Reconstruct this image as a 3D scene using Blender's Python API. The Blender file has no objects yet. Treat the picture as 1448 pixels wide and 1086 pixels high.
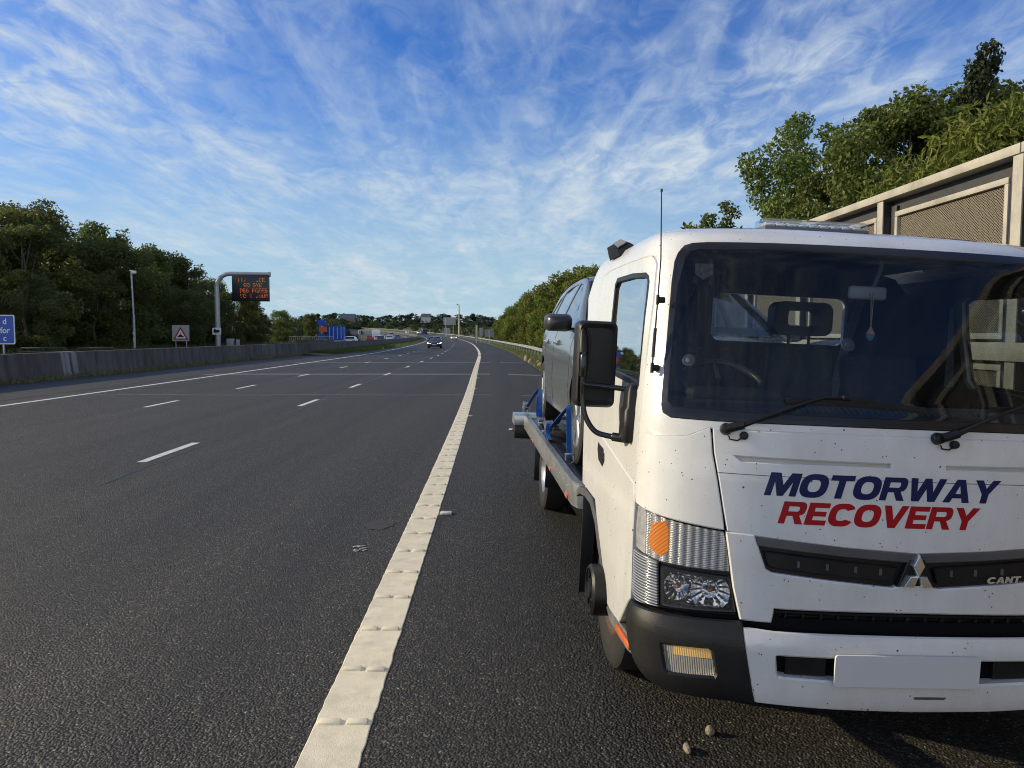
import bpy, bmesh, math, random
import numpy as np
from mathutils import Vector, Matrix
from mathutils.geometry import tessellate_polygon
S = bpy.context.scene
COL = S.collection
R = math.radians
rnd = random.Random(7)

# ------------------------------------------------------------------ materials
def new_mat(name):
    m = bpy.data.materials.new(name); m.use_nodes = True
    nt = m.node_tree
    return m, nt, nt.nodes['Principled BSDF'], nt.nodes['Material Output']
def N(nt, typ, **kw):
    n = nt.nodes.new(typ)
    for k, v in kw.items():
        if k.startswith('i_'):
            k = k[2:]
            n.inputs[int(k) if k.isdigit() else k.replace('_', ' ')].default_value = v
        else: setattr(n, k, v)
    return n
def L(nt, a, b): nt.links.new(a, b)
def ramp(nt, src, stops):
    r = nt.nodes.new('ShaderNodeValToRGB'); e = r.color_ramp.elements
    while len(e) < len(stops): e.new(.5)
    for i, (p, c) in enumerate(stops):
        e[i].position = p; e[i].color = (*c, 1) if len(c) == 3 else c
    L(nt, src, r.inputs[0]); return r
def c4(c): return (c[0], c[1], c[2], 1)
def mat(name, col, rough=.5, metal=0, var=.12, scale=6, bump=0, bscale=80, coat=0, spec=.5, dirt=None, dirt_amt=.35, rvar=.1):
    """principled surface whose colour and gloss wander a little with object-space noise; optional dirt in blotches"""
    m, nt, p, out = new_mat(name)
    tc = N(nt, 'ShaderNodeTexCoord')
    n = N(nt, 'ShaderNodeTexNoise', i_Scale=scale, i_Detail=5.0, i_Roughness=.6); L(nt, tc.outputs['Object'], n.inputs['Vector'])
    lo = tuple(v*(1-var) for v in col); hi = tuple(min(v*(1+var), 1) for v in col)
    r = ramp(nt, n.outputs[0], [(.3, lo), (.7, hi)])
    colr = r.outputs[0]
    if dirt:
        n2 = N(nt, 'ShaderNodeTexNoise', i_Scale=scale*.6, i_Detail=8.0, i_Roughness=.7); L(nt, tc.outputs['Object'], n2.inputs['Vector'])
        rr = ramp(nt, n2.outputs[0], [(.48, (0, 0, 0)), (.75, (dirt_amt,)*3)])
        mx = N(nt, 'ShaderNodeMixRGB'); L(nt, rr.outputs[0], mx.inputs[0]); L(nt, colr, mx.inputs[1]); mx.inputs[2].default_value = c4(dirt)
        colr = mx.outputs[0]
    L(nt, colr, p.inputs['Base Color'])
    mr = N(nt, 'ShaderNodeMapRange'); mr.inputs[3].default_value = max(rough-rvar, .02); mr.inputs[4].default_value = min(rough+rvar, 1)
    L(nt, n.outputs[0], mr.inputs[0]); L(nt, mr.outputs[0], p.inputs['Roughness'])
    p.inputs['Metallic'].default_value = metal
    p.inputs['Specular IOR Level'].default_value = spec
    if coat: p.inputs['Coat Weight'].default_value = coat; p.inputs['Coat Roughness'].default_value = .06
    if bump:
        b = N(nt, 'ShaderNodeTexNoise', i_Scale=bscale, i_Detail=4.0); L(nt, tc.outputs['Object'], b.inputs['Vector'])
        bp = N(nt, 'ShaderNodeBump', i_Strength=bump, i_Distance=.01); L(nt, b.outputs[0], bp.inputs['Height']); L(nt, bp.outputs[0], p.inputs['Normal'])
    return m
def paint(name, col, specks=True, rough=.22):
    """car paint with a film of road grime and (optionally) black fly specks and tar spots"""
    m, nt, p, out = new_mat(name)
    tc = N(nt, 'ShaderNodeTexCoord')
    n = N(nt, 'ShaderNodeTexNoise', i_Scale=3.0, i_Detail=8.0, i_Roughness=.65); L(nt, tc.outputs['Object'], n.inputs['Vector'])
    r = ramp(nt, n.outputs[0], [(.35, col), (.8, tuple(v*.84 for v in (col[0], col[1]*.98, col[2]*.94)))])
    mp = N(nt, 'ShaderNodeMapping'); mp.inputs['Scale'].default_value = (5., 5., .9); L(nt, tc.outputs['Object'], mp.inputs[0])
    st = N(nt, 'ShaderNodeTexNoise', i_Scale=2.2, i_Detail=7.0, i_Roughness=.7); L(nt, mp.outputs[0], st.inputs['Vector'])
    sr = ramp(nt, st.outputs[0], [(.42, (1, 1, 1)), (.74, (.93, .92, .90))])
    ml = N(nt, 'ShaderNodeMixRGB', blend_type='MULTIPLY'); ml.inputs[0].default_value = 1; L(nt, r.outputs[0], ml.inputs[1]); L(nt, sr.outputs[0], ml.inputs[2])
    colr = ml.outputs[0]
    if specks:
        for sc, th, am in ((34., .10, .93), (75., .085, .8), (13., .055, .9)):
            v = N(nt, 'ShaderNodeTexVoronoi', i_Scale=sc); v.inputs['Randomness'].default_value = 1
            L(nt, tc.outputs['Object'], v.inputs['Vector'])
            wn = N(nt, 'ShaderNodeTexWhiteNoise'); L(nt, v.outputs['Position'], wn.inputs['Vector'])
            gate = N(nt, 'ShaderNodeMath', operation='GREATER_THAN', i_1=.50); L(nt, wn.outputs[0], gate.inputs[0])
            lt = N(nt, 'ShaderNodeMath', operation='LESS_THAN', i_1=th); L(nt, v.outputs['Distance'], lt.inputs[0])
            mu = N(nt, 'ShaderNodeMath', operation='MULTIPLY'); L(nt, gate.outputs[0], mu.inputs[0]); L(nt, lt.outputs[0], mu.inputs[1])
            mu2 = N(nt, 'ShaderNodeMath', operation='MULTIPLY', i_1=am); L(nt, mu.outputs[0], mu2.inputs[0])
            mx = N(nt, 'ShaderNodeMixRGB'); L(nt, mu2.outputs[0], mx.inputs[0]); L(nt, colr, mx.inputs[1]); mx.inputs[2].default_value = (.03, .028, .025, 1)
            colr = mx.outputs[0]
    L(nt, colr, p.inputs['Base Color'])
    mr = N(nt, 'ShaderNodeMapRange'); mr.inputs[3].default_value = rough*.7; mr.inputs[4].default_value = rough*1.6
    L(nt, n.outputs[0], mr.inputs[0]); L(nt, mr.outputs[0], p.inputs['Roughness'])
    p.inputs['Coat Weight'].default_value = .5; p.inputs['Coat Roughness'].default_value = .08
    return m
def glass(name, tint=(.55, .62, .66), refl=1.0, dust=.03):
    """thin glazing: tinted see-through mixed with a fresnel mirror and a veil of dust"""
    m, nt, p, out = new_mat(name); nt.nodes.remove(p)
    t = N(nt, 'ShaderNodeBsdfTransparent'); t.inputs[0].default_value = c4(tint)
    g = N(nt, 'ShaderNodeBsdfGlossy', i_Roughness=.02)
    lw = N(nt, 'ShaderNodeLayerWeight', i_Blend=.5)
    pw = N(nt, 'ShaderNodeMath', operation='POWER', i_1=5.); L(nt, lw.outputs['Facing'], pw.inputs[0])
    fr = N(nt, 'ShaderNodeMath', operation='MULTIPLY_ADD', i_1=.92, i_2=.06); L(nt, pw.outputs[0], fr.inputs[0])
    mu = N(nt, 'ShaderNodeMath', operation='MULTIPLY', i_1=refl); L(nt, fr.outputs[0], mu.inputs[0])
    mx = N(nt, 'ShaderNodeMixShader'); L(nt, mu.outputs[0], mx.inputs[0]); L(nt, t.outputs[0], mx.inputs[1]); L(nt, g.outputs[0], mx.inputs[2])
    d = N(nt, 'ShaderNodeBsdfDiffuse'); d.inputs[0].default_value = (.45, .44, .41, 1)
    tc = N(nt, 'ShaderNodeTexCoord')
    n = N(nt, 'ShaderNodeTexNoise', i_Scale=60., i_Detail=6.0, i_Roughness=.8); L(nt, tc.outputs['Object'], n.inputs['Vector'])
    v = N(nt, 'ShaderNodeTexVoronoi', i_Scale=38.); L(nt, tc.outputs['Object'], v.inputs['Vector'])
    wn = N(nt, 'ShaderNodeTexWhiteNoise'); L(nt, v.outputs['Position'], wn.inputs['Vector'])
    ga = N(nt, 'ShaderNodeMath', operation='GREATER_THAN', i_1=.8); L(nt, wn.outputs[0], ga.inputs[0])
    lt = N(nt, 'ShaderNodeMath', operation='LESS_THAN', i_1=.07); L(nt, v.outputs['Distance'], lt.inputs[0])
    sp = N(nt, 'ShaderNodeMath', operation='MULTIPLY'); L(nt, ga.outputs[0], sp.inputs[0]); L(nt, lt.outputs[0], sp.inputs[1])
    sp2 = N(nt, 'ShaderNodeMath', operation='MULTIPLY', i_1=min(dust*12, .5)); L(nt, sp.outputs[0], sp2.inputs[0])
    r = ramp(nt, n.outputs[0], [(.3, (dust*.35,)*3), (.8, (dust*1.8,)*3)])
    ad = N(nt, 'ShaderNodeMath', operation='ADD'); L(nt, r.outputs[0], ad.inputs[0]); L(nt, sp2.outputs[0], ad.inputs[1])
    mx2 = N(nt, 'ShaderNodeMixShader'); L(nt, ad.outputs[0], mx2.inputs[0]); L(nt, mx.outputs[0], mx2.inputs[1]); L(nt, d.outputs[0], mx2.inputs[2])
    L(nt, mx2.outputs[0], out.inputs[0])
    return m
def emis(name, col, strength):
    m, nt, p, out = new_mat(name)
    p.inputs['Base Color'].default_value = c4(col); p.inputs['Emission Color'].default_value = c4(col); p.inputs['Emission Strength'].default_value = strength
    tc = N(nt, 'ShaderNodeTexCoord'); n = N(nt, 'ShaderNodeTexNoise', i_Scale=20.); L(nt, tc.outputs['Object'], n.inputs['Vector'])
    r = ramp(nt, n.outputs[0], [(.2, tuple(v*.8 for v in col)), (.8, col)]); L(nt, r.outputs[0], p.inputs['Emission Color'])
    return m

# ------------------------------------------------------------------ mesh builder
class MB:
    def __init__(s): s.bm = bmesh.new(); s.mi = 0
    def _add(s, verts, faces):
        vs = [s.bm.verts.new(v) for v in verts]
        for f in faces:
            try:
                fc = s.bm.faces.new([vs[i] for i in f]); fc.material_index = s.mi
            except ValueError: pass
        return vs
    def box(s, c, size, bev=0, rot=None, seg=2):
        hx, hy, hz = size[0]/2, size[1]/2, size[2]/2
        vs = [Vector((x, y, z)) for x in (-hx, hx) for y in (-hy, hy) for z in (-hz, hz)]
        fs = [(0, 1, 3, 2), (4, 6, 7, 5), (0, 4, 5, 1), (2, 3, 7, 6), (0, 2, 6, 4), (1, 5, 7, 3)]
        b = bmesh.new(); bv = [b.verts.new(v) for v in vs]
        for f in fs: b.faces.new([bv[i] for i in f])
        bmesh.ops.recalc_face_normals(b, faces=b.faces[:])
        if bev: bmesh.ops.bevel(b, geom=b.edges[:], offset=min(bev, .49*min(size)), segments=seg, affect='EDGES', profile=.5)
        M4 = Matrix.Translation(Vector(c)) @ (rot.to_4x4() if rot is not None else Matrix.Identity(4))
        s._merge(b, M4); return s
    def _merge(s, b, M4=None):
        b.verts.index_update()
        vs = [s.bm.verts.new((M4 @ v.co) if M4 is not None else v.co) for v in b.verts]
        for f in b.faces:
            try:
                q = s.bm.faces.new([vs[v.index] for v in f.verts]); q.material_index = s.mi
            except ValueError: pass
        b.free()
    def cyl(s, p0, p1, r0, r1=None, n=20, cap=True, bev=0):
        p0 = Vector(p0); p1 = Vector(p1); r1 = r0 if r1 is None else r1
        ax = (p1-p0).normalized(); a = ax.orthogonal().normalized(); b = ax.cross(a)
        prof = [(0, r0), (1, r1)]
        if bev:
            Lg = (p1-p0).length; t = min(bev/Lg, .45)
            prof = [(0, r0-bev), (t*.3, r0-bev*.3), (t, r0), (1-t, r1), (1-t*.3, r1-bev*.3), (1, r1-bev)]
        rings = []
        for t, r in prof:
            c = p0+(p1-p0)*t
            rings.append([s.bm.verts.new(c+(a*math.cos(2*math.pi*i/n)+b*math.sin(2*math.pi*i/n))*r) for i in range(n)])
        for A, B in zip(rings, rings[1:]):
            for i in range(n):
                f = s.bm.faces.new((A[i], A[(i+1) % n], B[(i+1) % n], B[i])); f.material_index = s.mi
        if cap:
            f = s.bm.faces.new(rings[0][::-1]); f.material_index = s.mi
            f = s.bm.faces.new(rings[-1]); f.material_index = s.mi
        return s
    def tube(s, pts, r, n=10, cap=True, flat=None):
        pts = [Vector(p) for p in pts]; rs = r if isinstance(r, (list, tuple)) else [r]*len(pts)
        rings = []; prev = None
        for i, p in enumerate(pts):
            d = (pts[min(i+1, len(pts)-1)]-pts[max(i-1, 0)]).normalized()
            if prev is None: a = d.orthogonal().normalized()
            else: a = (prev-d*prev.dot(d)).normalized()
            prev = a; b = d.cross(a)
            rings.append([s.bm.verts.new(p+(a*math.cos(2*math.pi*k/n)+b*math.sin(2*math.pi*k/n))*rs[i]) for k in range(n)])
        for A, B in zip(rings, rings[1:]):
            for i in range(n):
                f = s.bm.faces.new((A[i], A[(i+1) % n], B[(i+1) % n], B[i])); f.material_index = s.mi
        if cap and n > 2:
            s.bm.faces.new(rings[0][::-1]).material_index = s.mi; s.bm.faces.new(rings[-1]).material_index = s.mi
        return s
    def ribbon(s, pts, w, t, side=(1, 0, 0)):
        """flat strap: rectangular section w wide along side, t thick"""
        pts = [Vector(p) for p in pts]; sd0 = Vector(side).normalized(); rings = []
        for i, p in enumerate(pts):
            d = (pts[min(i+1, len(pts)-1)]-pts[max(i-1, 0)]).normalized()
            sd = (sd0-d*sd0.dot(d)).normalized(); nn = d.cross(sd)
            rings.append([s.bm.verts.new(p+sd*(a*w/2)+nn*(b*t/2)) for a, b in ((-1, -1), (1, -1), (1, 1), (-1, 1))])
        for A, B in zip(rings, rings[1:]):
            for i in range(4): s.bm.faces.new((A[i], A[(i+1) % 4], B[(i+1) % 4], B[i])).material_index = s.mi
        s.bm.faces.new(rings[0][::-1]); s.bm.faces.new(rings[-1]); return s
    def lathe(s, prof, axis='x', c=(0, 0, 0), n=36):
        """prof: (along, radius) pairs"""
        c = Vector(c); rings = []
        for h, r in prof:
            ring = []
            for i in range(n):
                a = 2*math.pi*i/n; q = (r*math.cos(a), r*math.sin(a))
                v = {'x': (h, q[0], q[1]), 'y': (q[0], h, q[1]), 'z': (q[0], q[1], h)}[axis]
                ring.append(s.bm.verts.new(c+Vector(v)))
            rings.append(ring)
        for A, B in zip(rings, rings[1:]):
            for i in range(n): s.bm.faces.new((A[i], A[(i+1) % n], B[(i+1) % n], B[i])).material_index = s.mi
        return s
    def loft(s, rings, closed=True, cap0=False, cap1=False):
        rr = [[s.bm.verts.new(v) for v in r] for r in rings]
        n = len(rr[0]); m = n if closed else n-1
        for A, B in zip(rr, rr[1:]):
            for i in range(m):
                try: s.bm.faces.new((A[i], A[(i+1) % n], B[(i+1) % n], B[i])).material_index = s.mi
                except ValueError: pass
        if cap0: s.bm.faces.new(rr[0][::-1]).material_index = s.mi
        if cap1: s.bm.faces.new(rr[-1]).material_index = s.mi
        return rr
    def prism(s, loops, f0, f1, bev=0):
        """polygon (with holes) given in 2-D, carried to 3-D by f0 (front) and f1 (back)"""
        flat = [q for l in loops for q in l]
        tris = tessellate_polygon([[Vector((q[0], q[1], 0)) for q in l] for l in loops])
        A = [s.bm.verts.new(f0(*q)) for q in flat]; B = [s.bm.verts.new(f1(*q)) for q in flat]
        for t in tris:
            try:
                s.bm.faces.new([A[i] for i in t]).material_index = s.mi; s.bm.faces.new([B[i] for i in reversed(t)]).material_index = s.mi
            except ValueError: pass
        k = 0
        for l in loops:
            n = len(l)
            for i in range(n):
                a, b = k+i, k+(i+1) % n
                try: s.bm.faces.new((A[a], A[b], B[b], B[a])).material_index = s.mi
                except ValueError: pass
            k += n
        return s
    def patch(s, loops, off=0., thick=.02, tab=None, hu=.05, hz=.05, lip=.004, fn=None):
        """a panel cut from the cab surface: outline(s) in (u,z), laid off metres proud, rounded lip, thick metres deep"""
        US = 1.3
        b = bmesh.new()
        flat = [(q[0]*US, q[1]) for l in loops for q in l]
        tris = tessellate_polygon([[Vector((q[0]*US, q[1], 0)) for q in l] for l in loops])
        vs = [b.verts.new((q[0], q[1], 0)) for q in flat]
        for t in tris:
            try: b.faces.new([vs[i] for i in t])
            except ValueError: pass
        xs = [q[0] for q in flat]; zs = [q[1] for q in flat]
        for i in range(int(min(xs)/(hu*US))-1, int(max(xs)/(hu*US))+2):
            x = i*hu*US
            if min(xs) < x < max(xs): bmesh.ops.bisect_plane(b, geom=b.verts[:]+b.edges[:]+b.faces[:], plane_co=(x, 0, 0), plane_no=(1, 0, 0), dist=1e-6)
        for i in range(int(min(zs)/hz)-1, int(max(zs)/hz)+2):
            z = i*hz
            if min(zs) < z < max(zs): bmesh.ops.bisect_plane(b, geom=b.verts[:]+b.edges[:]+b.faces[:], plane_co=(0, z, 0), plane_no=(0, 1, 0), dist=1e-6)
        bmesh.ops.remove_doubles(b, verts=b.verts[:], dist=1e-5)
        for f in b.faces:
            f.normal_update()
            if f.normal.z < 0: f.normal_flip()
        outw = {}
        bed = [e for e in b.edges if len(e.link_faces) == 1]
        for e in bed:
            f = e.link_faces[0]; l = [q for q in f.loops if q.edge == e][0]
            d = (l.link_loop_next.vert.co-l.vert.co).normalized(); o = Vector((d.y, -d.x, 0))
            for v in e.verts: outw[v] = outw.get(v, Vector((0, 0, 0)))+o
        lay = {}
        F = fn or (lambda u, z, o: Vector(cab_pt(u, z, tab or CAB))+Vector(cab_nrm(u, z, tab or CAB))*o)
        top = {v: s.bm.verts.new(F(v.co.x/US, v.co.y, off)) for v in b.verts}
        for v, o in outw.items():
            o = o.normalized()*lip if o.length > 1e-6 else o
            q = v.co+o
            lay[v] = (s.bm.verts.new(F(q.x/US, q.y, off-lip)), s.bm.verts.new(F(q.x/US, q.y, off-max(thick, lip*1.5))))
        for f in b.faces:
            try: s.bm.faces.new([top[l.vert] for l in f.loops]).material_index = s.mi
            except ValueError: pass
        for e in bed:
            f = e.link_faces[0]; l = [q for q in f.loops if q.edge == e][0]
            a, c = l.vert, l.link_loop_next.vert
            for p, q, r, t in ((top[a], top[c], lay[c][0], lay[a][0]), (lay[a][0], lay[c][0], lay[c][1], lay[a][1])):
                try: s.bm.faces.new((p, t, r, q)).material_index = s.mi
                except ValueError: pass
        b.free(); return s
    def build(s, name, mats, parent=None, loc=None, ang=38, recalc=True):
        if recalc: bmesh.ops.recalc_face_normals(s.bm, faces=s.bm.faces[:])
        ca = math.radians(ang)
        for f in s.bm.faces: f.smooth = True
        for e in s.bm.edges:
            if len(e.link_faces) == 2 and e.calc_face_angle(0) > ca: e.smooth = False
        me = bpy.data.meshes.new(name); s.bm.to_mesh(me); s.bm.free()
        return link(name, me, mats, parent, loc)
def build_each(mb, name, mats, parent=None, loc=None):
    """every separate piece of the mesh becomes an object of its own"""
    bm = mb.bm; seen = set(); out = []
    for f0 in list(bm.faces):
        if f0 in seen: continue
        st = [f0]; seen.add(f0); isl = []
        while st:
            f = st.pop(); isl.append(f)
            for e in f.edges:
                for g in e.link_faces:
                    if g not in seen: seen.add(g); st.append(g)
        out.append(isl)
    res = []
    for isl in out:
        m2 = MB(); mp = {}
        for f in isl:
            for v in f.verts:
                if v not in mp: mp[v] = m2.bm.verts.new(v.co)
        for f in isl:
            try: m2.bm.faces.new([mp[v] for v in f.verts]).material_index = f.material_index
            except ValueError: pass
        res.append(m2.build(name, mats, parent, loc))
    bm.free(); return res
def link(name, me, mats, parent=None, loc=None):
    for m in (mats if isinstance(mats, (list, tuple)) else [mats]): me.materials.append(m)
    o = bpy.data.objects.new(name, me); COL.objects.link(o)
    if parent is not None: o.parent = parent
    if loc is not None: o.location = loc
    return o
def thing(name, label, cat, loc=(0, 0, 0), rz=0, group=None):
    o = bpy.data.objects.new(name, None); COL.objects.link(o); o.empty_display_size = .2
    o.location = loc; o.rotation_euler = (0, 0, rz)
    return tag(o, label, cat, group)
def tag(o, label, cat=None, group=None, kind=None):
    if label: o['label'] = label
    if cat: o['category'] = cat
    if group: o['group'] = group
    if kind: o['kind'] = kind
    return o
def struct(o, kind='structure'): o['kind'] = kind; return o
def kids(o): return [c for c in bpy.data.objects if c.parent == o]
def copy_tree(o, label=None, group=None, parent=None):
    c = o.copy(); COL.objects.link(c)
    if parent is not None: c.parent = parent
    if label: c['label'] = label
    if group: c['group'] = group
    for ch in kids(o): copy_tree(ch, parent=c)
    return c
def mir(poly): return [(-u, z) for u, z in reversed(poly)]
def sym(left):
    """left half outline, bottom/top to the centre line -> whole closed outline"""
    return left+mir(left)
def rrect(x0, y0, x1, y1, r, n=5):
    pts = []
    for cx, cy, a0 in ((x1-r, y0+r, -90), (x1-r, y1-r, 0), (x0+r, y1-r, 90), (x0+r, y0+r, 180)):
        for i in range(n+1):
            a = R(a0+90*i/n); pts.append((cx+r*math.cos(a), cy+r*math.sin(a)))
    return pts
def catmull(pts, n=6):
    P = [Vector(p) for p in pts]; out = []
    for i in range(len(P)-1):
        p0 = P[max(i-1, 0)]; p1 = P[i]; p2 = P[i+1]; p3 = P[min(i+2, len(P)-1)]
        for k in range(n):
            t = k/n
            out.append(.5*((2*p1)+(p2-p0)*t+(2*p0-5*p1+4*p2-p3)*t*t+(3*p1-p0-3*p2+p3)*t**3))
    out.append(P[-1]); return out
# ---- recovery truck cab surface: horizontal rings, u in [0,1] round the front to the corner, beyond 1 metres back along the side
def lerp_tab(tab, z):
    if z <= tab[0][0]: return tab[0][1:]
    for a, b in zip(tab, tab[1:]):
        if z <= b[0]:
            t = (z-a[0])/(b[0]-a[0])
            return tuple(p+(q-p)*t for p, q in zip(a[1:], b[1:]))
    return tab[-1][1:]
def smooth_tab(tab, z, h=.035):
    zs = [z-h, z-h*.5, z, z+h*.5, z+h]; ws = [1, 2, 2, 2, 1]
    vs = [lerp_tab(tab, q) for q in zs]
    return [sum(w*v[i] for w, v in zip(ws, vs))/8. for i in range(len(vs[0]))]
#            z    Y0    W      D    n
CAB = [(.30, .04, 1.00, .38, 3.0), (.60, .04, 1.015, .38, 2.95), (.92, .055, 1.015, .38, 2.9), (1.15, .075, 1.012, .37, 2.95), (1.34, .105, 1.005, .36, 3.0),
       (1.42, .135, .998, .36, 3.05), (2.00, .325, .962, .38, 3.0), (2.06, .365, .950, .38, 3.0), (2.11, .43, .925, .38, 2.9), (2.15, .54, .865, .38, 2.8), (2.178, .74, .72, .34, 2.7), (2.19, 1.02, .5, .25, 2.5)]
BUMP = [(.20, .06, .98, .36, 3.0), (.27, .012, 1.02, .40, 2.9), (.32, 0., 1.035, .40, 2.9), (.50, 0., 1.035, .40, 2.9), (.545, .008, 1.03, .40, 2.9), (.59, .04, 1.02, .38, 2.9), (.75, .05, 1.02, .38, 2.9)]
_arc = {}
def plan_arc(D, n, W):
    k = (round(D, 3), round(n, 3), round(W, 3))
    if k not in _arc:
        pts = []
        for i in range(241):
            a = i/240*math.pi/2
            pts.append((W*math.sin(a)**(2/n), D*(1-math.cos(a)**(2/n))))
        L = [0]
        for p, q in zip(pts, pts[1:]): L.append(L[-1]+math.hypot(q[0]-p[0], q[1]-p[1]))
        _arc[k] = (pts, [l/L[-1] for l in L])
    return _arc[k]
def cab_pt(u, z, tab=CAB):
    Y0, W, D, n = smooth_tab(tab, z)
    sg = -1 if u < 0 else 1; a = abs(u)
    if a >= 1: return (sg*W, Y0+D+(a-1), z)
    pts, L = plan_arc(D, n, W)
    import bisect
    i = min(max(bisect.bisect_right(L, a)-1, 0), 239)
    t = (a-L[i])/max(L[i+1]-L[i], 1e-9)
    return (sg*(pts[i][0]+(pts[i+1][0]-pts[i][0])*t), Y0+pts[i][1]+(pts[i+1][1]-pts[i][1])*t, z)
def cab_nrm(u, z, tab=CAB):
    e = .004
    a = cab_pt(u-e, z, tab); b = cab_pt(u+e, z, tab); c = cab_pt(u, z-e, tab); d = cab_pt(u, z+e, tab)
    p = [b[i]-a[i] for i in range(3)]; q = [d[i]-c[i] for i in range(3)]
    n = (p[1]*q[2]-p[2]*q[1], p[2]*q[0]-p[0]*q[2], p[0]*q[1]-p[1]*q[0])
    l = math.sqrt(sum(v*v for v in n)) or 1
    return tuple(v/l for v in n)
# ================================================================== the recovery truck
WHITE = paint('white_truck_paint', (.80, .80, .79))
BLACKPL = mat('black_moulded_plastic', (.009, .009, .010), .42, var=.25, scale=9, bump=.15, bscale=260, dirt=(.07, .065, .055), dirt_amt=.14, spec=.38)
BLACKGL = mat('black_gloss_trim', (.012, .012, .014), .22, var=.2, rvar=.06)
DARK = mat('dark_recess', (.005, .005, .006), .8, var=.3, spec=.15)
RUBBER = mat('tyre_rubber', (.014, .013, .012), .75, var=.25, bump=.3, bscale=120, dirt=(.07, .046, .03), dirt_amt=.4)
STEEL = mat('brushed_aluminium', (.52, .53, .53), .34, .85, var=.1, scale=14, dirt=(.18, .16, .14), dirt_amt=.4)
CHROME = mat('chrome', (.85, .84, .82), .16, .85, var=.06, rvar=.05)
GREYPL = mat('grey_plastic', (.10, .10, .105), .4, var=.15)
LENS = glass('clear_lamp_lens', (.93, .94, .95), 1.2, .05)
SCREEN = glass('windscreen_glass', (.62, .68, .72), .62, .011)
SIDEGL = glass('side_window_glass', (.42, .48, .50), 3.4, .015)
CABIN = mat('dark_cabin_trim', (.021, .023, .025), .65, var=.2, bump=.1)
SEATF = mat('dark_seat_cloth', (.040, .043, .050), .85, var=.3, scale=30, bump=.2, bscale=300)
REFL = mat('lamp_reflector', (.86, .86, .85), .2, .5, var=.3, scale=45, rvar=.15, coat=.6)
AMBER = mat('amber_bulb_cover', (.80, .16, .006), .25, var=.3, scale=30)
ORANGE = mat('orange_reflector', (.62, .13, .03), .35, var=.15)
BEAM = emis('warm_lamp_glow', (1., .62, .22), 2.2)
NAVY = mat('navy_vinyl_lettering', (.006, .014, .085), .38, var=.12, spec=.25)
RED = mat('red_vinyl_lettering', (.42, .006, .014), .38, var=.12, spec=.25)
PLATEW = mat('blank_white_plate', (.70, .70, .71), .3, var=.03)
FABRIC = mat('blue_webbing', (.02, .12, .42), .7, var=.3, scale=25, bump=.4, bscale=300)
RUST = mat('rusty_hub', (.12, .07, .045), .7, var=.4, scale=14, bump=.3)
DECK = mat('scuffed_steel_deck', (.13, .125, .12), .35, .6, var=.4, scale=7, dirt=(.05, .045, .04), dirt_amt=.7)
def ribbed(name, col, axis, freq, rough=.12, metal=.55, lo=.35, glow=0):
    """fluted clear lens over a reflector: fine ridges as bump"""
    m, nt, p, out = new_mat(name)
    tc = N(nt, 'ShaderNodeTexCoord')
    w = N(nt, 'ShaderNodeTexWave', i_Scale=freq, wave_type='BANDS', bands_direction=axis); L(nt, tc.outputs['Object'], w.inputs['Vector'])
    r = ramp(nt, w.outputs[0], [(.15, tuple(v*lo for v in col)), (.6, col)]); L(nt, r.outputs[0], p.inputs['Base Color'])
    if glow: L(nt, r.outputs[0], p.inputs['Emission Color']); p.inputs['Emission Strength'].default_value = glow
    bp = N(nt, 'ShaderNodeBump', i_Strength=.9, i_Distance=.006); L(nt, w.outputs[0], bp.inputs['Height']); L(nt, bp.outputs[0], p.inputs['Normal'])
    p.inputs['Roughness'].default_value = rough; p.inputs['Metallic'].default_value = metal
    return m
FLUTE_H = ribbed('fluted_side_lens', (.66, .66, .64), 'Z', 28.)
FLUTE_V = ribbed('fluted_indicator_lens', (.62, .62, .61), 'X', 20., .18, .5)
FLUTE_A = ribbed('fluted_amber_bulb', (1., .27, .012), 'Z', 60., .15, .0, .5, .32)
FOGL = ribbed('fluted_fog_lens', (.66, .65, .62), 'X', 52., .14, .4, .62)

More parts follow.
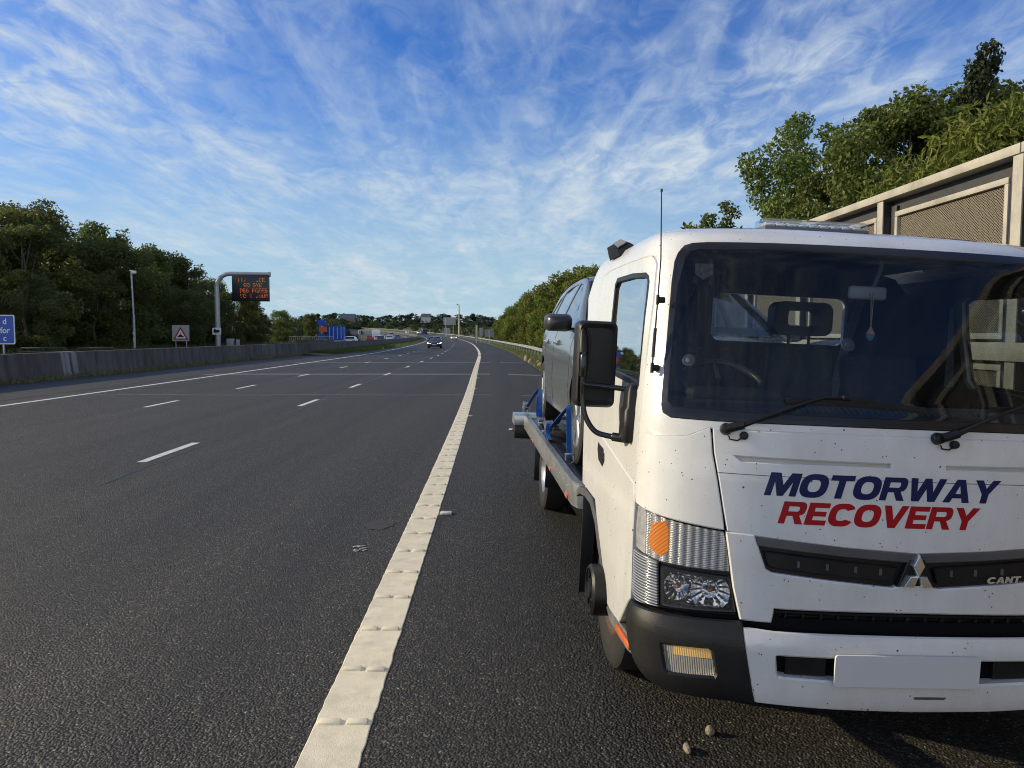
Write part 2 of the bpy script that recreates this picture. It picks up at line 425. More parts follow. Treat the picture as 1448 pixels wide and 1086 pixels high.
CHROMEL = mat('lamp_chrome', (.80, .80, .80), .12, 1., var=.15, scale=50, rvar=.08)
def facets(name):
    """pressed reflector: chrome broken into small facets"""
    m, nt, p, out = new_mat(name)
    tc = N(nt, 'ShaderNodeTexCoord'); v = N(nt, 'ShaderNodeTexVoronoi', i_Scale=55.); L(nt, tc.outputs['Object'], v.inputs['Vector'])
    r = ramp(nt, v.outputs['Distance'], [(.0, (.9, .9, .9)), (.6, (.55, .55, .56))]); L(nt, r.outputs[0], p.inputs['Base Color'])
    bp = N(nt, 'ShaderNodeBump', i_Strength=1., i_Distance=.012); L(nt, v.outputs['Distance'], bp.inputs['Height']); L(nt, bp.outputs[0], p.inputs['Normal'])
    p.inputs['Metallic'].default_value = .9; p.inputs['Roughness'].default_value = .14; return m
FACET = facets('faceted_reflector')
def cross_ribbed(name):
    """indicator lens: broad upright columns crossed by fine level lines"""
    m, nt, p, out = new_mat(name)
    tc = N(nt, 'ShaderNodeTexCoord')
    a = N(nt, 'ShaderNodeTexWave', i_Scale=11., wave_type='BANDS', bands_direction='X'); b = N(nt, 'ShaderNodeTexWave', i_Scale=46., wave_type='BANDS', bands_direction='Z')
    L(nt, tc.outputs['Object'], a.inputs['Vector']); L(nt, tc.outputs['Object'], b.inputs['Vector'])
    h = N(nt, 'ShaderNodeMath', operation='MULTIPLY_ADD', i_1=.55); L(nt, b.outputs[0], h.inputs[0]); L(nt, a.outputs[0], h.inputs[2])
    r = ramp(nt, h.outputs[0], [(.25, (.26, .26, .26)), (.75, (.62, .62, .61)), (1., (.85, .85, .84))]); L(nt, r.outputs[0], p.inputs['Base Color'])
    bp = N(nt, 'ShaderNodeBump', i_Strength=.8, i_Distance=.006); L(nt, h.outputs[0], bp.inputs['Height']); L(nt, bp.outputs[0], p.inputs['Normal'])
    p.inputs['Metallic'].default_value = .35; p.inputs['Roughness'].default_value = .2; return m
CROSSR = cross_ribbed('crossed_indicator_lens')
AMBFOG = ribbed('amber_fog_lens', (.85, .56, .22), 'X', 52., .15, .1, .7, .12)
TR = thing('recovery_truck', 'white flatbed recovery truck with MOTORWAY RECOVERY on its nose, parked on the hard shoulder', 'truck', (1.50, 2.70, -.05))
TR.rotation_mode = 'XYZ'
TR.rotation_euler = (Matrix.Rotation(R(3.4), 3, 'Z') @ Matrix.Rotation(R(2.6), 3, 'Y')).to_euler('XYZ')
TMAT = Matrix.Translation((1.50, 2.70, -.05)) @ TR.rotation_euler.to_matrix().to_4x4()
def tw(p): return TMAT @ Vector(p)

ws_out = [(0.0000, 2.0558), (-0.4189, 2.0537), (-0.6648, 2.0515), (-0.7170, 2.0483), (-0.7456, 2.0371), (-0.7670, 2.0078), (-0.7817, 1.9676), (-0.7931, 1.8778), (-0.8114, 1.6427), (-0.8275, 1.4301), (-0.8306, 1.3816), (-0.8238, 1.3543), (-0.7940, 1.3385), (-0.5636, 1.3394), (-0.3542, 1.3410), (0.0000, 1.3415)]
ws_in = [(0.0000, 2.0235), (-0.4233, 2.0241), (-0.6911, 2.0209), (-0.7250, 2.0113), (-0.7474, 1.9816), (-0.7706, 1.8781), (-0.7901, 1.6436), (-0.8058, 1.4348), (-0.8073, 1.4009), (-0.7901, 1.3775), (-0.5156, 1.3733), (-0.2279, 1.3724), (0.0000, 1.3716)]
WO = ws_out+mir(ws_out)[1:-1]; WI = ws_in+mir(ws_in)[1:-1]
shut = [(-0.8592, 1.9582), (-0.8650, 1.9225), (-0.8780, 1.7869), (-0.9241, 1.5206), (-0.9722, 1.2845), (-0.9610, 1.1382), (-0.9614, 0.9927), (-0.9658, 0.7843), (-0.9572, 0.6038)]
def eout(poly, d):
    """shrink an outline a little, for panel gaps"""
    n = len(poly); out = []
    A = sum(poly[i][0]*poly[(i+1) % n][1]-poly[(i+1) % n][0]*poly[i][1] for i in range(n)); sg = 1 if A > 0 else -1
    for i in range(n):
        p, q, r = poly[i-1], poly[i], poly[(i+1) % n]
        e1 = Vector((q[0]-p[0], q[1]-p[1])); e2 = Vector((r[0]-q[0], r[1]-q[1]))
        nn = Vector((0, 0))
        for e in (e1, e2):
            if e.length > 1e-7: e = e.normalized(); nn += Vector((-e.y, e.x))*sg
        if nn.length > 1e-6: nn.normalize()
        out.append((q[0]+nn.x*d/1.3, q[1]+nn.y*d))
    return out

# --- cab shell: roof, pillars, rear corners (one skin with a hole for the windscreen)
def shell_patch():
    mb = MB()
    zt = 2.152
    left = [(0, zt), (-.5, zt), (-1.0, zt), (-1.6, zt), (-2.05, zt), (-2.4754, 1.9000), (-2.4073, 1.4000), (-2.2947, 0.7800), (-1.8741, 0.7750), (-1.9698, 1.3000), (-2.0303, 1.8000), (-2.0218, 1.9455), (-1.9619, 2.0000), (-1.7866, 2.0170), (-1.3866, 2.0170), (-0.8906, 2.0073), (-0.8640, 1.9848)]
    left += [(u+.004, z) for u, z in shut[:4]] + [(-0.9653, 1.2849), (-0.9590, 1.2520), (-0.8325, 1.2616), (-0.7368, 1.2746)] + [(-0.6712, 1.3113), (-0.4904, 1.3130), (0.0000, 1.3129)]
    outer = left+mir(left)[1:-1]
    mb.patch([outer, WO[::-1]], 0, .035, hu=.045, hz=.045)
    # roof cap above the last ring
    cap = []
    us = [-2.05, -1.6, -1.3, -1.1, -1, -.9, -.8, -.7, -.6, -.5, -.4, -.3, -.2, -.1, 0]
    us = us+[-u for u in us[-2::-1]]
    rings = [[Vector(cab_pt(u, z)) for u in us] for z in (2.148, 2.160, 2.170, 2.180, 2.187)]
    b = rings[-1]; 
    rings.append([Vector((v.x*.5, v.y+(1.2-v.y)*.4, 2.193)) for v in b])
    mb.loft(rings, closed=False, cap1=True)
    return mb.build('cab_shell', WHITE, TR, recalc=True)
shell_patch()
# inner dark liner so that the gaps between panels read dark
LOW = [(-0.8007, 0.7478), (-0.5846, 0.7415), (-0.5633, 0.6174), (-0.6689, 0.6100), (-0.7936, 0.5987)]
mb = MB(); mb.patch([[(-1.0, .50), (1.0, .50), (1.0, 1.32), (-1.0, 1.32)], [(-.79, .742), (-.59, .735), (-.57, .622), (-.785, .604)], [(.79, .742), (.59, .735), (.57, .622), (.785, .604)], [(-.42, .598), (.42, .598), (.42, .642), (-.42, .642)]], -.032, .01, hu=.08, hz=.12); mb.build('body_liner', DARK, TR)
mb = MB(); mb.patch([WO, WI[::-1]], .003, .02, hu=.04); mb.build('windscreen_seal', BLACKGL, TR)
mb = MB(); mb.patch([eout(WI, -.006)], -.001, .006, hu=.04, hz=.04); mb.build('windscreen', SCREEN, TR)

# --- front panel under the screen, with its two cowl slots
seam = [(-0.6632, 1.3092), (-0.6539, 1.2166), (-0.6342, 1.1114), (-0.6162, 1.0050), (-0.6022, 0.9284)]
fp = [(0.0000, 1.3069)]+[(-0.3363, 1.3063), (-0.5406, 1.3052)]+[(u+.0075, z) for u, z in seam]+[(-0.5134, 0.9176), (-0.2256, 0.8899), (0.0000, 0.8756)]
FP = fp+mir(fp)[1:-1]
slotL = [(-0.5953, 1.2138), (-0.0880, 1.2104), (-0.0880, 1.1884), (-0.5659, 1.1874)]
slotR = [(0.0000, 1.2059), (0.5879, 1.2092), (0.5610, 1.1888), (0.0120, 1.1894)]
slotR = [(-u, z) for u, z in slotL]
mb = MB(); mb.patch([FP, slotL, slotR], .002, .03, hu=.035, hz=.04, lip=.005); fpan = mb.build('front_panel', WHITE, TR)
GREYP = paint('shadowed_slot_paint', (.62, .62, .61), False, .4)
mb = MB()
for sl in (slotL, slotR): mb.patch([sl], -.020, .01, hu=.05)
build_each(mb, 'cowl_slot', GREYP, fpan)
mb = MB(); mb.patch([[(-0.6342, 1.1447), (0.6342, 1.1447), (0.6342, 1.1427), (-0.6342, 1.1427)]], .0026, .003, lip=.0004, hu=.04); mb.build('panel_crease', GREYPL, fpan)

# --- corner panels between the front panel and the doors
for sg in (-1, 1):
    cp = [(-0.6671, 1.3093), (-0.7364, 1.2706), (-0.8323, 1.2576), (-0.9591, 1.2479), (-0.9546, 1.1387), (-0.9554, 0.9932), (-0.9491, 0.9673), (-0.8818, 0.9591), (-0.7958, 0.9491), (-0.6912, 0.9373), (-0.6082, 0.9295), (-0.6202, 1.0050), (-0.6381, 1.1114), (-0.6579, 1.2166)]
    cp = eout(cp, .001)
    mb = MB(); mb.patch([cp if sg < 0 else mir(cp)], .001, .03, hu=.03, hz=.03, lip=.005); mb.build('corner_panel', WHITE, TR)

# --- lettering cut in vinyl
def arc(cx, cy, rx, ry, a0, a1, n=14, e=2.6):
    o = []
    for i in range(n+1):
        a = R(a0+(a1-a0)*i/n); c, s_ = math.cos(a), math.sin(a)
        o.append((cx+rx*math.copysign(abs(c)**(2/e), c), cy+ry*math.copysign(abs(s_)**(2/e), s_)))
    return o
GL = {
 'M': (1.42, [[(0, 0), (0, 1), (.46, 1), (.72, .47), (.96, 1), (1.42, 1), (1.42, 0), (1.12, 0), (1.12, .62), (.84, 0), (.58, 0), (.30, .62), (.30, 0)]]),
 'O': (1.26, [arc(.63, .5, .63, .515, 0, 360, 40)[:-1], arc(.63, .5, .285, .27, 360, 0, 32)[:-1]]),
 'T': (1.08, [[(0, 1), (1.08, 1), (1.08, .77), (.70, .77), (.70, 0), (.38, 0), (.38, .77), (0, .77)]]),
 'R': (1.18, [[(0, 0), (0, 1), (.84, 1)]+arc(.84, .70, .31, .30, 90, -60, 12)[1:]+[(.90, .39), (1.18, 0), (.82, 0), (.60, .36), (.31, .36), (.31, 0)], [(.31, .56), (.74, .56)]+arc(.74, .68, .10, .115, -90, 90, 8)[1:]+[(.31, .795)]]),
 'W': (1.72, [[(0, 1), (.33, 1), (.45, .40), (.69, 1), (1.0, 1), (1.22, .40), (1.38, 1), (1.72, 1), (1.40, 0), (1.06, 0), (.85, .56), (.64, 0), (.29, 0)]]),
 'A': (1.28, [[(0, 0), (.44, 1), (.84, 1), (1.28, 0), (.94, 0), (.86, .19), (.42, .19), (.34, 0)], [(.50, .38), (.64, .75), (.78, .38)]]),
 'Y': (1.24, [[(0, 1), (.37, 1), (.62, .63), (.87, 1), (1.24, 1), (.78, .39), (.78, 0), (.46, 0), (.46, .39)]]),
 'E': (1.0, [[(0, 0), (0, 1), (1.0, 1), (1.0, .785), (.32, .785), (.32, .61), (.92, .61), (.92, .40), (.32, .40), (.32, .215), (1.0, .215), (1.0, 0)]]),
 'C': (1.20, [arc(.62, .5, .62, .515, 28, 332, 34)+arc(.62, .5, .275, .27, 318, 42, 28)]),
 'V': (1.24, [[(0, 1), (.35, 1), (.62, .34), (.89, 1), (1.24, 1), (.80, 0), (.44, 0)]]),
 'N': (1.1, [[(0, 0), (0, 1), (.3, 1), (.8, .45), (.8, 1), (1.1, 1), (1.1, 0), (.8, 0), (.3, .55), (.3, 0)]]),
}
def lettering(name, text, u0, u1, z0, z1, mt, parent, shear=.30, gap=.07, off=.0035, slope=0.):
    W = sum(GL[c][0]+gap for c in text)-gap+shear
    k = (u1-u0)/W; h = z1-z0; x = 0; mb = MB()
    for c in text:
        w, loops = GL[c]
        LL = [[(u0+(x+a+b*shear)*k, z0+b*h+slope*(x+a)*k) for a, b in lp] for lp in loops]
        mb.patch(LL, off, .002, hu=.03, hz=.2, lip=.0004); x += w+gap
    return mb.build(name, mt, parent)
lettering('lettering', 'MOTORWAY', -.4924, .2728, 1.0715, 1.158, NAVY, fpan)
lettering('lettering', 'RECOVERY', -.4467, .204, .9685, 1.0520, RED, fpan)

# --- white grille panel with its dark mouth
gl = [(-0.5177, 0.9146), (-0.4782, 0.7882), (-0.4560, 0.7740), (-0.2722, 0.7539), (-0.0727, 0.7351), (-0.0421, 0.7519), (0.0000, 0.7519)]
gp = [(0.0000, 0.8696), (-0.2255, 0.8839), (-0.5145, 0.9120)][::-1]
mouth = gl+mir(gl)[1:-1]
body = [(-0.5974, 0.9178), (-0.5886, 0.8601), (-0.5678, 0.7146), (-0.5424, 0.5976), (-0.4529, 0.5953), (-0.4465, 0.6494), (0.0000, 0.6507)]
GPn = [(-0.5213, 0.9131)]+body; GPn = GPn+mir(GPn)[1:-1] if False else None
outl = body+mir(body)[1:-1]                                            # left edge, bottom, right edge
mouth_edge = [(-u, z) for u, z in [(-0.5177, 0.9146), (-0.4782, 0.7882), (-0.4560, 0.7740), (-0.2722, 0.7539), (-0.0727, 0.7351), (-0.0421, 0.7519)]]
gpoly = [(-0.5177, 0.9146)]+[(-0.5974, 0.9178), (-0.5886, 0.8601), (-0.5678, 0.7146), (-0.5424, 0.5976), (-0.4529, 0.5953), (-0.4465, 0.6494), (0.0000, 0.6507), (0.4465, 0.6494), (0.4529, 0.5953), (0.5424, 0.5976), (0.5678, 0.7146), (0.5886, 0.8601), (0.5974, 0.9178)]+mouth_edge+[(-0.0421, 0.7519), (-0.0727, 0.7351), (-0.2722, 0.7539), (-0.4560, 0.7740), (-0.4782, 0.7882)]
mb = MB(); mb.patch([gpoly], .006, .05, hu=.03, hz=.03, lip=.006); mb.build('grille_panel', WHITE, TR)
gr = MB()
gr.patch([[(-0.5081, 0.9075), (-0.4733, 0.7908), (-0.4539, 0.7776), (-0.0720, 0.7400), (0.0720, 0.7400), (0.4539, 0.7776), (0.4733, 0.7908), (0.5081, 0.9075), (0.2254, 0.8799), (0.0000, 0.8656), (-0.2254, 0.8799)]], -.018, .02, hu=.05, hz=.03)
grille = gr.build('grille', BLACKPL, TR)
mb = MB()                                                             # bright top bar, a slatted lower edge
top = [(-0.5102, 0.9095), (-0.2254, 0.8824), (0.0000, 0.8676), (0.2254, 0.8824), (0.5102, 0.9095), (0.5032, 0.8814), (0.2247, 0.8553), (0.0000, 0.8395), (-0.2247, 0.8553), (-0.5032, 0.8814)]
mb.patch([top[:5]+top[5:]], .004, .02, hu=.04, hz=.2, lip=.004); mb.build('grille_bar', GREYPL, grille)
mb = MB()
for sg in (-1, 1):
    q = [(-0.4783, 0.8541), (-0.2240, 0.8277), (-0.0620, 0.8134), (-0.0750, 0.7672), (-0.2227, 0.7794), (-0.4546, 0.8017), (-0.4670, 0.8119)]
    mb.patch([q if sg < 0 else mir(q)], -.002, .02, hu=.04, hz=.1, lip=.007)
build_each(mb, 'grille_slat', BLACKPL, grille)
mb = MB()
for u in (-.375, -.285, -.195, -.115, .115, .195, .285, .375):
    mb.patch([[(u-.0035, .835-abs(abs(u)-.5)*.06), (u+.0035, .835-abs(abs(u)-.5)*.06), (u+.0035, .812-abs(abs(u)-.5)*.06), (u-.0035, .812-abs(abs(u)-.5)*.06)]], .003, .006, lip=.001)
build_each(mb, 'grille_clip', GREYPL, grille)
mb = MB()                                                             # three-diamond badge
for dia in ([(0.0000, 0.8716), (0.0175, 0.8295), (0.0000, 0.7913), (-0.0175, 0.8295)], [(-0.0460, 0.7520), (-0.0265, 0.7898), (-0.0010, 0.7908), (-0.0135, 0.7520)], [(0.0460, 0.7520), (0.0265, 0.7898), (0.0010, 0.7908), (0.0135, 0.7520)]):
    mb.patch([eout(dia, .0015)], .022, .03, lip=.004, hu=.2, hz=.2)
mb.build('emblem', CHROME, grille)
mb = MB(); mb.patch([[(-0.0600, 0.7480), (0.0600, 0.7480), (0.0240, 0.8496), (-0.0240, 0.8496)]], .006, .02, lip=.004, hu=.2, hz=.2); mb.build('emblem_backing', BLACKGL, grille)
lettering('badge_lettering', 'CANT', .226, .342, .769, .793, CHROME, grille, .2, .12, .016, .06)

# --- intake slot between grille panel and bumper
mb = MB()
mb.patch([[(-.57, .50), (.57, .50), (.57, .66), (-.57, .66)]], -.10, .01, hu=.1, hz=.1)
intake = mb.build('intake', DARK, TR)
mb = MB()
for z in (0.6219, 0.6408): mb.patch([[(-.44, z), (.44, z), (.44, z+.006), (-.44, z+.006)]], -.03, .02, hu=.06)
mb.patch([[(-0.4486, 0.5793), (0.4486, 0.5793), (0.4490, 0.6072), (-0.4490, 0.6072)]], -.055, .02, hu=.06)
for k in range(15):
    u = -.40+k*.057; mb.patch([[(u, .60), (u+.006, .60), (u+.008, .64), (u+.002, .64)]], -.036, .02)
mb.build('intake_grating', BLACKPL, intake)

# --- bumper
bm_l = [(-.5293, .566), (-.47, .561), (-.44, .5585), (0, .5575)]
lowb = [(0, .2735), (-.25, .278), (-.4814, .2915)]
slot = [(-.4348, .4802), (-.4216, .3931), (0, .3765)]
slot = [(-.4348, .4802), (-.428, .405), (-.4216, .3945), (-.40, .391), (-.2, .383), (0, .379), (0, .4802)]
SLT = [(-.4348, .478), (-.428, .405), (-.4216, .3945), (-.40, .391), (-.2, .383), (0, .379), (.2, .383), (.40, .391), (.4216, .3945), (.428, .405), (.4348, .478), (.425, .484), (-.425, .484)]
bpoly = [(-.5293, .566), (-.515, .48), (-.4814, .2915), (-.25, .279), (0, .274), (.25, .279), (.4814, .2915), (.515, .48), (.5293, .566), (.44, .559), (0, .5575), (-.44, .559)]
mb = MB(); mb.patch([bpoly, SLT[::-1]], 0, .05, BUMP, hu=.03, hz=.025, lip=.007)
bump = mb.build('bumper', WHITE, TR)
mb = MB()                                                             # ledge on top of the bumper
us = [i/20*1.06-.53 for i in range(21)]
mb.loft([[Vector(cab_pt(u, .550, BUMP))+Vector((0, .004, 0)) for u in us], [Vector(cab_pt(u, .548, BUMP))+Vector((0, .03, -.004)) for u in us], [Vector(cab_pt(u, .53, BUMP))+Vector((0, .10, -.05)) for u in us]], closed=False)
mb.build('bumper_ledge', WHITE, bump)
mb = MB(); mb.patch([[(-.46, .36), (.46, .36), (.46, .50), (-.46, .50)]], -.055, .01, BUMP, hu=.1); mb.build('bumper_void', DARK, bump)
mb = MB()
for sg in (-1, 1): mb.patch([[(sg*.33-.06, .40), (sg*.33+.06, .40), (sg*.33+.06, .468), (sg*.33-.06, .468)]], -.03, .02, BUMP, hu=.1)
build_each(mb, 'tow_cover', BLACKPL, bump)
mb = MB(); mb.patch([[(.0, .330), (.095, .330), (.10, .335), (.10, .3385), (.0, .3385)]], .0015, .004, BUMP, lip=.001); mb.build('bumper_scar', GREYPL, bump)
pl = MB(); pl.prism([rrect(-.325, .3835, .236, .5025, .012)], lambda x, z: Vector((x, -.019, z)), lambda x, z: Vector((x, -.011, z)))
pl.build('number_plate', PLATEW, TR)
mb = MB()
for x in (-.27, .18): mb.box((x, .0, .44), (.03, .024, .05), .003)
build_each(mb, 'plate_bracket', BLACKPL, TR)
END = [(-.5383, .583), (-.66, .577), (-.78, .570), (-.9016, .561), (-.945, .557), (-.955, .50), (-.945, .455), (-.92, .405), (-.885, .360), (-.85, .325), (-.8197, .302), (-.7597, .2815), (-.6587, .2815), (-.4893, .2905), (-.5215, .48)]
FOG = [(-.7788, .4649), (-.70, .475), (-.6292, .4815), (-.617, .472), (-.6133, .4512), (-.6009, .385), (-.606, .371), (-.68, .362), (-.7487, .355), (-.758, .363), (-.768, .41)]
for sg in (-1, 1):
    q = END[::-1]; f = FOG
    if sg > 0: q = mir(q); f = mir(f)
    mb = MB(); mb.patch([q, eout(f, -.004)], .001, .05, BUMP, hu=.025, hz=.025, lip=.008); be = mb.build('bumper_end', BLACKPL, TR)
    mb = MB()
    us = [sg*u for u in (-.5383, -.66, -.78, -.86, -.91, -.945)]; zs = [.580, .575, .567, .562, .558, .556]
    mb.loft([[Vector(cab_pt(u, z, BUMP))-Vector(cab_nrm(u, z, BUMP))*.003 for u, z in zip(us, zs)], [Vector(cab_pt(u, z, BUMP))-Vector(cab_nrm(u, z, BUMP))*.10+Vector((0, 0, .012)) for u, z in zip(us, zs)]], closed=False)
    mb.build('bumper_ledge', BLACKPL, be)
    mb = MB(); mb.patch([eout(f, .001)], -.012, .02, BUMP, hu=.03, hz=.03, lip=.003); fl = mb.build('fog_lamp', FOGL, TR)
    g = [(u, z) for u, z in ([(-.757, .425), (-.745, .464), (-.69, .470), (-.632, .476), (-.622, .462), (-.616, .440)])]
    g = [(-.735, .430), (-.735, .466), (-.69, .4715), (-.632, .4775), (-.624, .470), (-.618, .440)]
    if sg > 0: g = mir(g)
    mb = MB(); mb.patch([g], -.010, .004, BUMP, lip=.001); mb.build('indicator_lens', AMBFOG, fl)

# --- headlights
HL = [(-0.9470, 0.9541), (-0.8815, 0.9500), (-0.7954, 0.9383), (-0.6909, 0.9259), (-0.6047, 0.9184), (-0.5917, 0.8605), (-0.5708, 0.7147), (-0.5554, 0.6023), (-0.6666, 0.5961), (-0.7916, 0.5850), (-0.9196, 0.5633), (-0.9474, 0.5899), (-0.9552, 0.7285), (-0.9573, 0.8751)]
UP = [(-0.9426, 0.9510), (-0.8813, 0.9464), (-0.7952, 0.9348), (-0.6906, 0.9224), (-0.6086, 0.9150), (-0.5959, 0.8606), (-0.5850, 0.7704), (-0.6938, 0.7696), (-0.8059, 0.7693), (-0.9441, 0.7853), (-0.9538, 0.8754)]
LOW = [(-0.8007, 0.7477), (-0.5846, 0.7415), (-0.5633, 0.6174), (-0.6689, 0.6100), (-0.7936, 0.5987)]
SIDE = [(-0.9516, 0.7672), (-0.8747, 0.7672), (-0.8181, 0.7618), (-0.8083, 0.5911), (-0.8685, 0.5832), (-0.9159, 0.5739), (-0.9449, 0.5941), (-0.9528, 0.7287)]
AMB = [(-0.864, 0.8388), (-0.8486, 0.9085), (-0.7971, 0.9271), (-0.7859, 0.9005), (-0.7821, 0.8151), (-0.807, 0.7908), (-0.8488, 0.8024)]
for sg in (-1, 1):
    m = (lambda p: p) if sg < 0 else mir
    mb = MB(); mb.patch([m(HL), m(eout(LOW, .004))[::-1]], -.022, .03, hu=.03, hz=.03); h = mb.build('headlight', BLACKGL, TR)
    mb = MB(); mb.patch([m(UP)], -.012, .01, hu=.03, hz=.03, lip=.002)
    mb.build('indicator_reflector', CROSSR, h)
    ob = AMB; mb = MB(); mb.patch([m(AMB)], -.0095, .010, hu=.02, hz=.02, lip=.007); mb.build('indicator_bulb', FLUTE_A, h)
    tail = [(-0.9426, 0.9510), (-0.8813, 0.9464), (-0.8772, 0.7781), (-0.9441, 0.7853), (-0.9538, 0.8754)]
    mb = MB(); mb.patch([m(tail)], -.0095, .004, hu=.02, hz=.02, lip=.001); mb.build('corner_reflector', REFL, h)
    mb = MB(); mb.patch([m(UP)], .0, .004, hu=.03, hz=.03, lip=.002); mb.build('lens', LENS, h)
    mb = MB(); mb.patch([m(SIDE)], -.001, .012, hu=.02, hz=.02, lip=.003); mb.build('side_lens', FLUTE_H, h)
    # main lamp: bowl reflectors, bulbs, lens
    cu = -.672*(-sg)*-1 if sg < 0 else .672
    def F(u, z, o): return Vector(cab_pt(u, z))+Vector(cab_nrm(u, z))*o
    mb = MB(); mb.patch([m(LOW)], -.058, .005, hu=.05, hz=.05); mb.build('lamp_back', FACET, h)
    for (uu, zz, rr, dp) in ((sg*.640, .684, .074, .058), (sg*.752, .678, .050, .045)):
        mb = MB(); c = F(uu, zz, -.066); nn = Vector(cab_nrm(uu, zz)); ax = Vector((0, 0, 1)); ax = (ax-nn*ax.dot(nn)).normalized(); bx = nn.cross(ax)
        lim = .066 if rr > .06 else .060
        rings = []
        for t in range(6):
            a = t/5; rad = .012+(rr-.012)*a
            ring = []
            for i in range(16):
                p_, q_ = math.cos(2*math.pi*i/16)*rad, math.sin(2*math.pi*i/16)*rad
                ring.append(c+nn*(dp*a*a)+ax*max(min(p_, .060), -.058)+bx*q_)
            rings.append(ring)
        mb.loft(rings); bo = mb.build('lamp_bowl', CHROMEL, h, ang=6)
        mb = MB(); mb.cyl(c, c+nn*.030, .012, .010, 14, bev=.003); bc = mb.build('bulb_shield', GREYPL, h)
        mb = MB(); mb.cyl(c+nn*.030, c+nn*.036, .007, .004, 10); mb.build('bulb', AMBER, bc) if False else mb.build('bulb', AMBER, h)
    mb = MB()
    a, b = (sg*.7905, .590), (sg*.7905, .737)
    for p, q in ((LOW[0], LOW[1]), (LOW[1], LOW[2]), (LOW[2], LOW[4]), (LOW[4], LOW[0])):
        pts = [F(-sg*-1*abs(p[0]+(q[0]-p[0])*t/6) if False else sg*abs(p[0]+(q[0]-p[0])*t/6), p[1]+(q[1]-p[1])*t/6, -.014) for t in range(7)]
        mb.tube(pts, .008, 8)
    mb.build('lamp_rim', BLACKGL, h)
    mb = MB(); mb.patch([m(LOW)], -.006, .004, hu=.03, hz=.03, lip=.001); mb.build('lens', LENS, h)

# --- doors: skin, window, handle, mouldings
def arch_cut():
    # y,z of the lower door edge and wheel arch (side view)
    return [(.30, .400), (.60, .372), (.80, .352), (.89, .356), (.95, .43), (1.0, .51), (1.08, .60), (1.20, .70), (1.36, .76), (1.42, .765)]
def side_u(y, z):
    Y0, W, D, n = smooth_tab(CAB, z); return 1+(y-(Y0+D))
DOORBOT = []
for y, z in arch_cut():
    a = side_u(y, max(z, .56)); DOORBOT.append((a, z))
WIN_SIDE = [(-.906, 1.888), (-.915, 1.915), (-.945, 1.932), (-1.20, 1.95), (-1.55, 1.955), (-1.61, 1.925), (-1.66, 1.75), (-1.70, 1.50), (-1.67, 1.462), (-1.45, 1.452), (-1.15, 1.438), (-1.01, 1.425), (-.992, 1.445)]
for sg in (-1, 1):
    m = (lambda p: p) if sg < 0 else mir
    tops = [(-0.8744, 1.9814), (-0.8998, 1.9997), (-1.3839, 2.0080), (-1.7839, 2.0080), (-1.9497, 1.9920), (-2.0088, 1.9403), (-2.0191, 1.7950), (-1.9598, 1.3000), (-1.8558, 0.7900)]
    bots = [(-a, z) for a, z in DOORBOT[::-1]]
    bots = [(a, z) for a, z in bots if -1.80 < a < -.94]
    dr = tops+[(-1.8442, 0.7760)]+bots+[(-0.9637, 0.5634)]+[(u-.004, z) for u, z in shut[::-1]]
    win = WIN_SIDE
    w2 = eout(win, .022)
    mb = MB(); mb.patch([m(dr), m(win)], .002, .03, hu=.05, hz=.05, lip=.004); d = mb.build('cab_door', WHITE, TR)
    mb = MB(); mb.patch([m(win), m(w2)], .003, .02, hu=.05, lip=.003); mb.build('window_seal', BLACKPL, d)
    mb = MB(); mb.patch([m(w2)], -.010, .004, hu=.08, hz=.1, lip=.001); mb.build('door_window', SIDEGL, d)
    hnd = [(-1.6590, 1.0750), (-1.8208, 1.0850), (-1.8293, 1.0500), (-1.7850, 1.0000), (-1.6822, 0.9850), (-1.6387, 1.0200)]
    mb = MB(); mb.patch([m(hnd)], .006, .01, lip=.004); mb.build('door_handle', BLACKPL, d)
    mb = MB(); mb.patch([m([(-.985, 1.035), (-1.80, 1.135), (-1.80, 1.075), (-.985, .985)])], .0052, .006, hu=.05, lip=.0045); mb.build('door_swage', WHITE, d)
    # grey arch trim, sill strip with reflector
    ar = arch_cut()[3:]+[(1.60, .765), (1.80, .74), (1.90, .70)]
    mb = MB()
    o = [Vector((sg*1.018, y, z)) for y, z in ar]; i_ = [Vector((sg*1.018, y+.045*(1 if k < 6 else .2), z-.045*(0 if k < 3 else 1))) for k, (y, z) in enumerate(ar)]
    o2 = [v-Vector((sg*.05, 0, 0)) for v in o]; i2 = [v-Vector((sg*.06, 0, 0)) for v in i_]
    mb.loft([[a, b, c, e] for a, b, c, e in zip(o, i_, i2, o2)])
    mb.build('wheel_arch_trim', GREYPL, TR)
    mb = MB(); mb.loft([[Vector((sg*(1.0+(-.03 if y < .3 else 0)), y, z-.004)), Vector((sg*(1.006+(-.03 if y < .3 else 0)), y, z-.065+t)), Vector((sg*.96, y, z-.065+t)), Vector((sg*.96, y, z-.004))] for y, z, t in ((.25, .402, .0), (.40, .392, 0), (.60, .372, .004), (.80, .352, .02), (.88, .352, .045))], cap0=True, cap1=True)
    st = mb.build('sill_strip', STEEL, TR)
    mb = MB(); mb.box((sg*1.008, .49, .350), (.012, .27, .03), .003, Matrix.Rotation(R(-5), 3, 'X')); mb.build('side_reflector', ORANGE, st)

